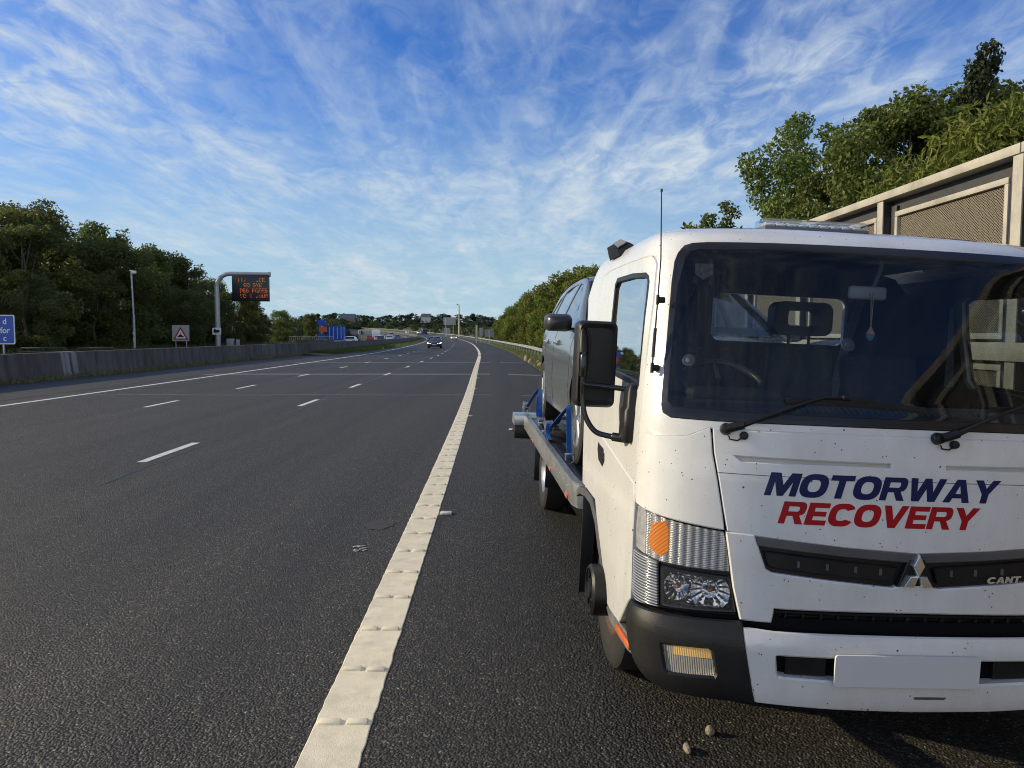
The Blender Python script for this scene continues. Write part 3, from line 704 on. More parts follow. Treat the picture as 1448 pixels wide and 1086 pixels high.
# --- cab back wall, floor, roof lining (all dark inside)
mb = MB()
hole = rrect(-.30, 1.66, .525, 1.942, .05)
out = [(-.97, .62), (.97, .62), (.955, 1.2), (.93, 1.6), (.89, 1.98), (.80, 2.07), (.6, 2.12), (-.6, 2.12), (-.80, 2.07), (-.89, 1.98), (-.93, 1.6), (-.955, 1.2)]
mb.prism([out, hole[::-1]], lambda x, z: Vector((x, 1.70, z)), lambda x, z: Vector((x, 1.73, z)))
mb.build('cab_back_liner', CABIN, TR)
mb = MB(); mb.prism([[(a*1.025, b) for a, b in out], hole[::-1]], lambda x, z: Vector((x, 1.735, z)), lambda x, z: Vector((x, 1.765, z))); mb.build('cab_back_panel', WHITE, TR)
mb = MB(); mb.prism([hole], lambda x, z: Vector((x, 1.74, z)), lambda x, z: Vector((x, 1.744, z))); mb.build('rear_window', glass('rear_window_glass', (.80, .84, .86), .6, .015), TR)
mb = MB(); mb.box((0, 1.15, .66), (1.86, 1.10, .06)); mb.build('cab_floor', CABIN, TR)
mb = MB(); mb.patch([[(-.6, 2.055), (.6, 2.055), (.55, 2.10), (-.55, 2.10)]], -.05, .02); mb.box((0, 1.22, 2.09), (1.3, .9, .03)); mb.build('headlining', CABIN, TR)
WINL = WIN_SIDE
for sg in (-1, 1):
    m = (lambda p: p) if sg < 0 else mir
    mb = MB(); mb.patch([m([(-.805, 1.0), (-.805, 2.045), (-1.2, 2.075), (-2.3, 2.075), (-2.3, 1.0)][::-1]), m(WINL)], -.05, .006, hu=.08, hz=.08, lip=.002); mb.build('side_lining', CABIN, TR)
# dashboard
mb = MB()
rings = []
for x in [-.92+i*.092 for i in range(21)]:
    f = .33+.18*abs(x/.92)**2.5
    rings.append([Vector((x, f-.10, 1.33)), Vector((x, f, 1.375)), Vector((x, f+.10, 1.395)), Vector((x, f+.26, 1.39)), Vector((x, f+.36, 1.36)), Vector((x, f+.40, 1.25)), Vector((x, f+.36, .9)), Vector((x, f, .8))])
mb.loft(rings, cap0=True, cap1=True); dash = mb.build('dashboard', mat('dashboard_plastic', (.034, .040, .046), .6, var=.15, bump=.2, bscale=220), TR)
mb = MB(); mb.box((-.55, .60, 1.41), (.42, .16, .07), .03); mb.build('instrument_binnacle', CABIN, dash)
mb = MB()
for k in range(34): mb.box((-.42+k*.026, .30, 1.388), (.004, .05, .004), 0, Matrix.Rotation(R(24), 3, 'X'))
mb.build('demister_vent', GREYPL, dash)
# steering wheel
sw = MB(); c = Vector((-.55, .72, 1.455)); ax = Vector((0, -.50, .87)).normalized(); a = Vector((1, 0, 0)); b = ax.cross(a)
ring = [c+(a*math.cos(2*math.pi*i/40)+b*math.sin(2*math.pi*i/40))*.185 for i in range(41)]
sw.tube(ring, .016, 10, cap=False); st_w = sw.build('steering_wheel', mat('worn_wheel_rim', (.05, .05, .052), .35, var=.2), TR)
mb = MB()
for an in (90, 210, 330): mb.tube([c-ax*.03, c+(a*math.cos(R(an))+b*math.sin(R(an)))*.18], [.03, .014], 8)
mb.cyl(c-ax*.05, c+ax*.0, .07, .055, 20, bev=.01); mb.build('steering_boss', CABIN, st_w)
# seats
def seat(x, w, top, y=1.32):
    mb = MB(); mb.box((x, y-.22, .98), (w, .52, .16), .05, seg=3); mb.box((x, y+.08, 1.02+(top-1.02)/2), (w, .13, top-1.02), .05, Matrix.Rotation(R(-9), 3, 'X'), seg=3)
    s_ = mb.build('seat', SEATF, TR)
    return s_
s1 = seat(-.50, .50, 1.63); s2 = seat(.09, .42, 1.66); s3 = seat(.58, .42, 1.62)
mb = MB(); hr = rrect(-.075, 1.705, .250, 1.886, .05); hh = rrect(.0, 1.755, .172, 1.841, .02)
mb.prism([hr, hh[::-1]], lambda x, z: Vector((x, 1.33, z)), lambda x, z: Vector((x, 1.43, z)))
mb.tube([(.03, 1.38, 1.71), (.03, 1.38, 1.60)], .008); mb.tube([(.145, 1.38, 1.71), (.145, 1.38, 1.60)], .008)
mb.build('headrest', mat('headrest_vinyl', (.02, .021, .023), .5, var=.2), s2)
mb = MB(); mb.ribbon([(.60, 1.66, 2.0), (.53, 1.6, 1.88), (.44, 1.52, 1.70), (.36, 1.45, 1.50), (.30, 1.4, 1.2)], .05, .003); mb.ribbon([(.93, 1.32, 1.9), (.92, 1.30, 1.46)], .06, .003); build_each(mb, 'seat_belt', mat('grey_seat_belt', (.12, .13, .15), .6, var=.2, scale=40), TR)
# interior mirror and sun visor bits
mb = MB(); mb.box((-.048, .46, 1.878), (.165, .03, .058), .014, seg=3); mr_ = mb.build('interior_mirror', mat('mirror_housing', (.30, .31, .32), .45), TR)
mb = MB(); mb.tube([(-.03, .40, 2.03), (-.018, .42, 1.98), (-.02, .45, 1.92), (-.035, .465, 1.885)], .009, 8); mb.build('mirror_stem', GREYPL, mr_)
mb = MB()
q = [(-.045, 0), (.045, 0), (.045, -.055), (.0, -.085), (-.045, -.055)]
mb.prism([[(x*.85-.755, z*.8+1.968) for x, z in q]], lambda x, z: Vector((x, .47, z)), lambda x, z: Vector((x, .473, z))); mb.build('windscreen_sticker', mat('faded_sticker', (.12, .12, .12), .6, var=.5, scale=60), TR)
# --- wipers
def wiper(x0, sgz=0):
    P = lambda u, z, o: Vector(cab_pt(u, z))+Vector(cab_nrm(u, z))*o
    w = MB(); base = P(x0, 1.309, .035)
    w.cyl(P(x0, 1.309, 0), base, .024, .020, 18, bev=.006); w.tube([base, P(x0+.05, 1.325, .044)], [.018, .016], 10)
    w.tube([P(x0+.05, 1.325, .044), P(x0+.14, 1.366, .040), P(x0+.24, 1.413, .032), P(x0+.305, 1.437, .028), P(x0+.378, 1.440, .026)], [.011, .008, .0065, .006, .006], 8)
    o = w.build('wiper', BLACKPL, TR)
    mb = MB(); mb.ribbon([P(x0+.19+(.45)*t/10, 1.4255-.012*t/10+.006*math.sin(math.pi*t/10), .012) for t in range(11)], .018, .010, (0, 0, 1))
    mb.ribbon([P(x0+.30+(.16)*t/4, 1.440-.006*t/4, .022) for t in range(5)], .012, .012, (0, 0, 1))
    mb.box(P(x0+.375, 1.441, .026), (.03, .02, .02), .004); mb.build('wiper_blade', BLACKPL, o)
    mb = MB(); c = P(x0+.056, 1.2885, .012); nn = Vector(cab_nrm(x0+.05, 1.29)); mb.cyl(P(x0+.056, 1.2885, 0), P(x0+.056, 1.2885, .022), .017, .015, 16, bev=.004)
    mb.tube([P(x0+.056, 1.283, .012), P(x0+.035, 1.268, .012), P(x0+.012, 1.272, .012), P(x0+.008, 1.285, .012)], .003, 6)
    mb.build('washer_cap', BLACKPL, o)
wiper(-.617); wiper(.058)
# --- mirrors on tubular arms (modelled on the visible side, mirrored to the other)
for sg in (-1, 1):
    X = lambda x, y, z: Vector((x if sg < 0 else -x, y, z))
    mb = MB()
    def rr(y, sx, sz, r, x0=-1.1435, z0=1.517):
        return [X(x0+a, y, z0+b) for a, b in rrect(-sx, -sz, sx, sz, r, 5)]
    mb.loft([rr(.735, .070, .165, .03), rr(.722, .082, .185, .03), rr(.735, .0905, .1955, .03), rr(.79, .0945, .199, .03), rr(.84, .093, .198, .03)], cap0=False, cap1=True)
    mb.loft([[X(-1.1435+a, .735, 1.517+b) for a, b in rrect(-.070, -.165, .070, .165, .03, 5)], [X(-1.1435+a*.2, .731, 1.517+b*.2) for a, b in rrect(-.070, -.165, .070, .165, .03, 5)]], cap1=True)
    mi = mb.build('door_mirror', BLACKPL, TR)
    mb = MB(); mb.prism([rrect(-1.225, 1.33, -1.065, 1.705, .025)], lambda x, z: X(x, .842, z), lambda x, z: X(x, .845, z)); mb.build('mirror_glass', mat('mirror_silver', (.8, .8, .8), .03, 1., var=.01), mi)
    mb = MB(); mb.tube([X(-1.214, .728, 1.68), X(-1.212, .714, 1.64), X(-1.208, .712, 1.57)], [.006, .018, .022], 10); mb.tube([X(-1.196, .73, 1.68), X(-1.185, .722, 1.62), X(-1.186, .726, 1.52)], [.004, .010, .006], 8); mb.build('housing_ridge', BLACKPL, mi)
    mb = MB()
    mb.tube(catmull([X(-1.206, .708, 1.57), X(-1.206, .706, 1.50), X(-1.206, .705, 1.44), X(-1.203, .705, 1.36), X(-1.190, .69, 1.285), X(-1.150, .665, 1.222), X(-1.095, .63, 1.205), X(-1.00, .56, 1.200)], 5), .0125, 10)
    mb.tube(catmull([X(-1.206, .705, 1.435), X(-1.19, .70, 1.425), X(-1.10, .68, 1.42), X(-1.00, .62, 1.415)], 4), .0125, 10)
    mb.cyl(X(-1.206, .707, 1.56), X(-1.206, .705, 1.46), .018, .018, 14, bev=.003); mb.cyl(X(-1.075, .615, 1.204), X(-.985, .55, 1.200), .02, .02, 12, bev=.003)
    mb.build('mirror_arm', BLACKGL, mi)
    mb = MB()
    mb.loft([[X(-1.0+a*1.0, .56+b, z) for a, b in rrect(-sx, -sy, sx, sy, min(sx, sy)*.45, 4)] for z, sx, sy in ((1.195, .045, .055), (1.21, .052, .065), (1.33, .050, .062), (1.345, .040, .055), (1.41, .038, .052), (1.44, .028, .035), (1.448, .012, .015))], cap0=True, cap1=True)
    mb.build('mirror_bracket', BLACKPL, mi)
    # corner marker lamp on the roof shoulder, set in the frame of the surface there
    o_ = Vector(cab_pt(sg*1.62, 2.118)); n_ = Vector(cab_nrm(sg*1.62, 2.118)); t_ = Vector((0, 1, 0)); t_ = (t_-n_*t_.dot(n_)).normalized(); s_ = n_.cross(t_)
    Q = lambda a, b, h: o_+t_*a+s_*b+n_*h
    mb = MB(); mb.loft([[Q(a, b, -.01) for a, b in ((-.13, -.05), (-.13, .05), (.12, .055), (.12, -.055))], [Q(a, b, .022) for a, b in ((-.10, -.04), (-.10, .04), (.115, .048), (.115, -.048))], [Q(a, b, .062) for a, b in ((.0, -.026), (.0, .026), (.11, .036), (.11, -.036))]], cap0=True, cap1=True)
    mk = mb.build('marker_lamp', BLACKPL, TR)
    mb = MB(); mb.loft([[Q(-.09, -.03, .030), Q(-.09, .03, .030), Q(-.015, .022, .060), Q(-.015, -.022, .060)], [Q(-.098, -.03, .036), Q(-.098, .03, .036), Q(-.022, .022, .066), Q(-.022, -.022, .066)]], cap0=True, cap1=True); mb.build('lens', mat('smoked_lens', (.22, .21, .20), .2, var=.2), mk)
# aerial up the pillar
P = lambda u, z, o: Vector(cab_pt(u, z))+Vector(cab_nrm(u, z))*o
mb = MB(); AP = [Vector((-.984, .345, 1.525)), Vector((-.966, .385, 1.817)), Vector((-.957, .41, 1.972)), Vector((-.960, .45, 2.25))]
mb.tube(AP, [.0038, .0032, .003, .0024], 8); mb.tube([AP[-1], AP[-1]+Vector((0, 0, .012))], .005, 8)
mb.tube([AP[0].lerp(AP[1], .15), AP[0].lerp(AP[1], .55)], .007, 8); ant = mb.build('aerial', BLACKGL, TR)
mb = MB()
for q in (AP[0], AP[0].lerp(AP[1], .95)): mb.box(q+Vector((.016, .012, 0)), (.034, .024, .026), .006); mb.cyl(q+Vector((0, 0, -.02)), q+Vector((0, 0, .02)), .007, n=10)
build_each(mb, 'aerial_clip', BLACKPL, ant)
# light bar on the roof
mb = MB(); mb.box((-.065, 1.0, 2.203), (.52, .15, .03), .006); lb = mb.build('light_bar', GREYPL, TR)
mb = MB(); mb.box((-.065, 1.0, 2.237), (.515, .14, .036), .010, seg=3); mb.build('light_bar_cover', glass('clear_bar_cover', (.88, .92, .95), 1.4, .05), lb)
mb = MB()
for k in range(9): mb.box((-.065-.22+k*.055, 1.0, 2.232), (.042, .06, .022), .004)
build_each(mb, 'light_module', REFL, lb)

# --- wheels
def tyre_prof(r, w, rim):
    return [(-w*.42, rim), (-w*.5, rim+(r-rim)*.35), (-w*.5, r*.93), (-w*.43, r*.985), (-w*.30, r), (w*.30, r), (w*.43, r*.985), (w*.5, r*.93), (w*.5, rim+(r-rim)*.35), (w*.42, rim)]
def truck_wheel(x, y, sg, front, dual=False):
    r = .375; t = MB(); t.lathe(tyre_prof(r, .205, .225), 'x', (x, y, r), 48)
    for g in (-.05, 0, .05): t.lathe([(g-.006, r*1.001), (g, r*.985), (g+.006, r*1.001)], 'x', (x, y, r), 48)
    w = t.build('wheel', RUBBER, TR)
    mb = MB(); o = sg
    mb.lathe([(o*.085, .226), (o*.095, .215), (o*.05, .19), (o*.02, .13), (o*.03, .10), (o*.03, .0)], 'x', (x, y, r), 40); mb.build('rim', RUST if front else STEEL, w)
    if front:
        mb = MB(); X0 = x+o*.03; X1 = (1.075 if sg > 0 else -1.075)
        mb.lathe([(X0-x, .126), (X1-x-o*.012, .126), (X1-x, .114), (X1-x, .106), (X1-x-o*.012, .100), (X1-x-o*.012, .045), (X1-x, .040), (X1-x, .0)], 'x', (x, y, r), 48); hb = mb.build('hub_guard', BLACKPL, w)
        mb = MB()
        for k in range(6):
            a_ = 2*math.pi*k/6; mb.cyl((X1-o*.011, y+.076*math.cos(a_), r+.076*math.sin(a_)), (X1-o*.004, y+.076*math.cos(a_), r+.076*math.sin(a_)), .020, .020, 14)
        build_each(mb, 'hub_hole', DARK, hb)
for sg in (-1, 1):
    truck_wheel(sg*.862, 1.01, sg, True)
    truck_wheel(sg*.86, 4.38, sg, False); 
    mb = MB(); mb.lathe(tyre_prof(.375, .2, .225), 'x', (sg*.63, 4.38, .375), 40); mb.build('wheel', RUBBER, TR)
    # liners and flaps
    mb = MB(); pts = [(sg*.93, y, z) for y, z in ((.56, .62), (.70, .80), (.95, .86), (1.25, .82), (1.50, .70), (1.62, .55), (1.64, .25))]
    mb.ribbon([(sg*.80, p[1], p[2]) for p in pts], .30, .006); mb.build('wheel_arch_liner', DARK, TR)
    mb = MB(); mb.box((sg*.86, 1.70, .42), (.30, .014, .60), .004); mb.box((sg*.86, 4.86, .34), (.28, .012, .34), .003); mb.box((sg*.86, 3.93, .42), (.26, .012, .26), .003); build_each(mb, 'mud_flap', BLACKPL, TR)
    mb = MB(); mb.ribbon([(sg*.80, y, z) for y, z in ((3.93, .55), (4.0, .62), (4.2, .67), (4.55, .67), (4.78, .60), (4.86, .5))], .30, .008); mb.build('mudguard', BLACKPL, TR)
# chassis
mb = MB()
for x in (-.36, .36): mb.box((x, 3.5, .50), (.07, 5.6, .16), .008)
for y in (1.9, 2.7, 3.4, 4.9, 6.0): mb.box((0, y, .50), (.72, .08, .12), .006)
mb.cyl((-.86, .99, .375), (.86, .99, .375), .05); mb.cyl((-.8, 4.38, .375), (.8, 4.38, .375), .07); mb.box((0, 1.2, .55), (1.1, 1.1, .3), .04)
mb.build('chassis', DARK, TR)
mb = MB(); mb.box((-.64, 3.25, .42), (.42, 1.1, .28), .02); mb.box((.64, 3.25, .42), (.42, 1.1, .28), .02); build_each(mb, 'side_locker', DARK, TR)
mb = MB(); mb.tube([(-.80, 2.02, .60), (-.80, 2.02, .30)], .02, 10); mb.box((-.80, 2.05, .28), (.16, .03, .04), .005); mb.tube([(-.84, 1.95, .6), (-.78, 1.96, .42), (-.80, 1.98, .36)], .010, 8); mb.build('bed_stay', STEEL, TR)
# --- the aluminium slide bed
mb = MB()
for k in range(17): mb.box((-.88+k*.11, 4.15, .655), (.104, 4.2, .03), .006)
bed = mb.build('flatbed', DECK, TR)
for sg in (-1, 1):
    mb = MB()
    sec = [(.0, .545), (.0, .56), (.004, .57), (.004, .68), (.0, .69), (.0, .705), (-.045, .708), (-.05, .70), (-.05, .55)]
    def rs(y, xx): return [Vector((sg*(xx+a), y, z)) for a, z in sec]
    mb.loft([rs(2.03, .93), rs(2.05, .985), rs(2.15, 1.01), rs(2.4, 1.015), rs(6.05, 1.015), rs(6.15, 1.02)], cap0=True, cap1=True); rail = mb.build('side_rail', STEEL, bed)
    mb = MB()
    for y in (2.35, 3.35, 4.9): mb.box((sg*1.018, y, .565), (.012, .10, .03), .003)
    build_each(mb, 'side_marker', ORANGE, bed)
    mb = MB()
    for y in (2.3, 2.55, 2.75, 3.1, 3.7, 4.3, 5.2): mb.box((sg*1.020, y, .64), (.006, .03, .02), .003)
    build_each(mb, 'rail_bolt', CHROME, bed)
mb = MB(); mb.box((0, 2.02, .625), (1.88, .03, .16), .005); mb.build('bed_headboard', STEEL, bed)
mb = MB(); mb.box((0, 6.35, .635), (2.28, .36, .13), .012); tailp = mb.build('bed_tail', STEEL, bed)
mb = MB(); mb.box((0, 6.35, .49), (2.26, .34, .15), .012); mb.build('tail_lamp_box', BLACKPL, bed)
mb = MB(); mb.cyl((-1.13, 6.32, .50), (-1.19, 6.32, .50), .02, .018, 12, bev=.004); mb.cyl((1.13, 6.32, .50), (1.19, 6.32, .50), .02, .018, 12, bev=.004); build_each(mb, 'side_marker', CHROME, bed)
# ================================================================== cars
def boolean_cut(o, cutters):
    for c in cutters:
        md = o.modifiers.new('cut', 'BOOLEAN'); md.operation = 'DIFFERENCE'; md.object = c; md.solver = 'EXACT'
    dg = bpy.context.evaluated_depsgraph_get(); me = bpy.data.meshes.new_from_object(o.evaluated_get(dg))
    o.modifiers.clear(); old = o.data; o.data = me; me.name = old.name
    for c in cutters:
        m_ = c.data; bpy.data.objects.remove(c); bpy.data.meshes.remove(m_)
CAR_ST = [(0., .60, .60), (.03, .655, .70), (.12, .72, .79), (.35, .80, .855), (.75, .88, .885), (1.15, .955, .895), (1.5, .985, .90), (2.3, 1.0, .905), (3.2, 1.02, .90), (3.75, 1.04, .875), (4.05, 1.02, .83), (4.2, .96, .78), (4.27, .80, .72), (4.29, .62, .66)]
def car_lerp(y):
    for a, b in zip(CAR_ST, CAR_ST[1:]):
        if y <= b[0]:
            t = (y-a[0])/(b[0]-a[0]); return a[1]+(b[1]-a[1])*t, a[2]+(b[2]-a[2])*t
    return CAR_ST[-1][1:]
def car_side_x(y, z):
    zd, w_ = car_lerp(y)
    return w_*.955-max(z-zd, 0)*.46-max(z-zd-.2, 0)**2*.25
def car_flank(y, z):
    zd, w_ = car_lerp(y)
    pts = [(.2, .90), (.28, .97), (.5, 1.0), (.66, 1.0), (zd-.13, .992), (zd-.03, .955), (zd+.01, .93)]
    for a, b in zip(pts, pts[1:]):
        if z <= b[0]: return w_*(a[1]+(b[1]-a[1])*(z-a[0])/max(b[0]-a[0], 1e-4))
    return w_*.93
CARM = dict(tyre=RUBBER, black=BLACKPL, gloss=BLACKGL, chrome=CHROME, seam=DARK, seat=CABIN)
ALLOY = mat('alloy_wheel', (.45, .46, .47), .3, .85, var=.1)
CARGLASS = glass('car_window_glass', (.50, .58, .60), 1.6, .02)
TAIL = mat('red_tail_lens', (.40, .012, .012), .2, var=.2)
LAMPG = mat('headlamp_glass', (.62, .64, .66), .12, .6, var=.3, scale=25)
HEADON = emis('lit_headlight', (1., .95, .85), 3.)
def make_car(name, label, cat, body, lamp=LAMPG, loc=(0, 0, 0), rz=0, group=None):
    t = thing(name, label, cat, loc, rz, group)
    mb = MB(); rings = []
    for y, zd, w_ in CAR_ST:
        h = zd-.2
        sec = [(0, .20), (w_*.86, .20), (w_*.97, .28), (w_, .50 if zd > .66 else .2+h*.6), (w_, .2+h*.62), (w_*.992, zd-.13*min(1, h/.6)), (w_*.955, zd-.03), (w_*.86, zd+.012), (w_*.45, zd+.03), (0, zd+.035)]
        rings.append([Vector((x, y, z)) for x, z in sec]+[Vector((-x, y, z)) for x, z in sec[-2:0:-1]])
    mb.loft(rings, cap0=True, cap1=True)
    b = mb.build('body', [body, DARK], t, ang=50)
    cut = []
    for y in (.86, 3.42):
        c = MB(); c.cyl((-1.1, y, .34), (1.1, y, .34), .375, n=40); cut.append(c.build('cutter', DARK))
    boolean_cut(b, cut)
    for f in b.data.polygons: f.use_smooth = True
    bm = bmesh.new(); bm.from_mesh(b.data)
    for e in bm.edges:
        if len(e.link_faces) == 2 and e.calc_face_angle(0) > R(42): e.smooth = False
    for f in bm.faces:
        cc = f.calc_center_median()
        if f.material_index == 0 and any(math.hypot(cc.y-y, cc.z-.34) < .374 for y in (.86, 3.42)): f.material_index = 1
    bm.to_mesh(b.data); bm.free()
    if len(b.data.materials) < 2: b.data.materials.append(DARK)
    roof = lambda y: 1.455-.055*((y-2.55)/.75)**2 if y < 2.55 else 1.455-.05*((y-2.55)/1.0)**2
    for sg in (-1, 1):
        fn = lambda u, z, o, sg=sg: Vector((sg*(car_side_x(u, z)+o), u, z))
        outl = [(1.02, .945), (1.25, 1.05), (1.75, 1.295), (1.95, 1.385), (2.15, 1.432), (2.55, 1.452), (3.0, 1.442), (3.5, 1.41), (3.75, 1.34), (4.0, 1.16), (4.10, 1.02), (3.2, 1.015), (2.3, .995), (1.5, .98)]
        w1 = [(1.42, 1.035), (1.95, 1.305), (2.12, 1.375), (2.36, 1.40), (2.36, 1.04)]
        w2 = [(2.46, 1.042), (2.46, 1.402), (2.9, 1.392), (3.22, 1.36), (3.22, 1.058)]
        w3 = [(3.29, 1.062), (3.29, 1.345), (3.50, 1.30), (3.66, 1.18), (3.70, 1.085)]
        mb = MB(); mb.patch([outl[::-1], w1, w2, w3], 0, .03, hu=.15, hz=.08, fn=fn, lip=.005); mb.build('roof_pillar', body, t)
        mb = MB()
        for wq in (w1, w2, w3): mb.patch([eout(wq, -.003)], -.008, .004, hu=.2, hz=.1, fn=fn, lip=.001)
        mb.build('side_window', CARGLASS, t)
        fl = lambda u, z, o, sg=sg: Vector((sg*(car_flank(u, z)+o), u, z))
        mb = MB()
        for q in ([(1.30, .30), (1.306, .30), (1.306, .93), (1.30, .93)], [(2.40, .30), (2.406, .30), (2.406, .97), (2.40, .97)], [(3.10, .72), (3.106, .72), (3.32, .98), (3.314, .98)]):
            mb.patch([q], .0015, .003, hu=.2, hz=.06, fn=fl, lip=.0005)
        build_each(mb, 'door_seam', DARK, t)
        mb = MB()
        for y in (2.12, 3.02): mb.box((sg*(car_flank(y, .86)+.022), y, .862), (.025, .20, .032), .010); mb.box((sg*(car_flank(y, .86)+.006), y, .862), (.012, .16, .05), .005)
        build_each(mb, 'door_handle', CHROME, t)
        mb = MB(); mb.box((sg*(car_flank(1.05, .72)+.004), 1.06, .72), (.014, .09, .035), .005); mb.build('side_repeater', AMBER if False else LAMPG, t)
        X = lambda x, y, z: Vector((sg*x, y, z))
        mb = MB(); mb.loft([[X(x0+a*s_, y, 1.02+b*s_) for a, b in rrect(-.115, -.068, .115, .068, .05, 4)] for y, s_, x0 in ((1.30, .25, 1.0), (1.315, .60, .995), (1.35, .86, .99), (1.42, 1.0, .985), (1.50, 1.0, .985))], cap0=True, cap1=True)
        mb.loft([[X(.90+a, 1.45+b, .965) for a, b in ((-.06, -.05), (.06, -.04), (.06, .04), (-.06, .05))], [X(.83+a, 1.45+b, .985) for a, b in ((-.05, -.06), (.05, -.05), (.05, .05), (-.05, .06))]], cap0=True, cap1=True)
        mb.build('wing_mirror', mat('dark_mirror_shell', (.035, .035, .037), .3, var=.15) if 'grey' in label else GREYPL, t)
        # lamps
        mb = MB(); q = [(.10, .58), (.55, .70), (.62, .745), (.30, .735), (.12, .66)]
        mb.patch([q], .004, .02, hu=.08, hz=.04, fn=fl, lip=.004)
        fr = [X(.40, -.012, .60), X(.66, .012, .585), X(.70, .05, .66), X(.42, .012, .655)]
        mb.loft([[v+Vector((0, .03, 0)) for v in fr], fr], cap1=True, cap0=True)
        mb.build('headlight', lamp, t)
        mb = MB(); mb.patch([[(3.95, .72), (4.22, .70), (4.24, .88), (4.1, .97), (3.98, .93)]], .006, .02, hu=.08, hz=.05, fn=fl, lip=.004)
        mb.box((sg*.60, 4.262, .85), (.26, .05, .15), .02); mb.build('tail_light', TAIL, t)
        for y in (.86, 3.42):
            wm = MB(); wm.lathe(tyre_prof(.335, .205, .222), 'x', (sg*.785, y, .335), 36); wo = wm.build('wheel', RUBBER, t)
            wm = MB(); wm.lathe([(sg*.09, .225), (sg*.098, .21), (sg*.06, .195), (sg*.055, .19)], 'x', (sg*.785, y, .335), 32); wm.lathe([(sg*.082, .055), (sg*.088, .03), (sg*.088, .0)], 'x', (sg*.785, y, .335), 20)
            for k in range(10):
                a_ = 2*math.pi*k/10; wm.tube([(sg*(.785+.075), y+.03*math.cos(a_), .335+.03*math.sin(a_)), (sg*(.785+.082), y+.2*math.cos(a_+.12), .335+.2*math.sin(a_+.12))], [.020, .013], 6)
            wm.build('rim', ALLOY, wo)
            wm = MB(); wm.lathe([(sg*.02, .19), (sg*.02, .0)], 'x', (sg*.785, y, .335), 20); wm.build('brake_disc', DARK, wo)
    # windscreen, rear screen, roof
    wsf = lambda u, z, o: Vector((u*(1-.26*z), 1.05+.86*z-.0+.14*(u/.8)**2*(1-.2*z)-o, .975+.43*z+o*.5))
    mb = MB(); mb.patch([[(-.80, .0), (.80, .0), (.80, 1.0), (-.80, 1.0)]], .006, .004, hu=.1, hz=.12, fn=wsf, lip=.001); mb.build('windscreen', CARGLASS, t)
    rsf = lambda u, z, o: Vector((u*(1-.22*z), 4.06-.42*z-.06*(u/.7)**2+o, 1.04+.32*z))
    mb = MB(); mb.patch([[(-.70, .0), (.70, .0), (.70, 1.0), (-.70, 1.0)]], .006, .004, hu=.1, hz=.12, fn=rsf, lip=.001); mb.build('rear_screen', CARGLASS, t)
    mb = MB(); rows = []
    for y in [1.83+.05*i for i in range(6)]+[2.15+.15*i for i in range(10)]+[3.62, 3.72]:
        z = min(roof(y), 1.405+.32*(y-1.90)) if y < 2.1 else roof(y)
        xe = car_side_x(max(y, 1.6), z-.01)+.004
        rows.append([Vector((xe*k/8, y, z+.035*(1-(k/8)**2)-.0)) for k in range(-8, 9)])
    mb.loft(rows, closed=False); mb.build('roof', body, t)
    mb = MB(); mb.box((0, -.012, .42), (1.0, .03, .16), .02); mb.box((0, -.015, .29), (1.1, .03, .07), .02); mb.build('grille', BLACKGL, t)
    mb = MB(); mb.box((0, -.03, .46), (.52, .008, .11), .002); mb.build('number_plate', PLATEW, t)
    # dark cabin and seats, seen through the glass
    mb = MB(); mb.box((0, 2.5, 1.0), (1.5, 2.2, .09), .03)
    for x in (-.38, .38):
        mb.box((x, 2.35, 1.13), (.46, .12, .32), .05); mb.box((x, 2.36, 1.33), (.24, .09, .14), .03)
    mb.box((0, 3.3, 1.12), (1.2, .12, .25), .05); mb.build('seat', CABIN, t)
    return t
SILVER = paint('silver_blue_car_paint', (.115, .132, .147), False, .2); 
CARPAINT = {k: paint(k+'_car_paint', c, False, .2) for k, c in dict(black=(.010, .011, .013), white=(.78, .78, .77), silver=(.42, .43, .44), dark=(.03, .034, .045), red=(.32, .02, .02), blue=(.03, .07, .22), cream=(.66, .62, .50)).items()}
gc = make_car('grey_car', 'silver grey hatchback strapped down on the flatbed of the recovery truck', 'car', SILVER)
p0 = tw((0.0, 2.12, .672)); gc.scale = (1., 1., 1.07); gc.location = p0; gc.rotation_mode = 'XYZ'; gc.rotation_euler = TR.rotation_euler
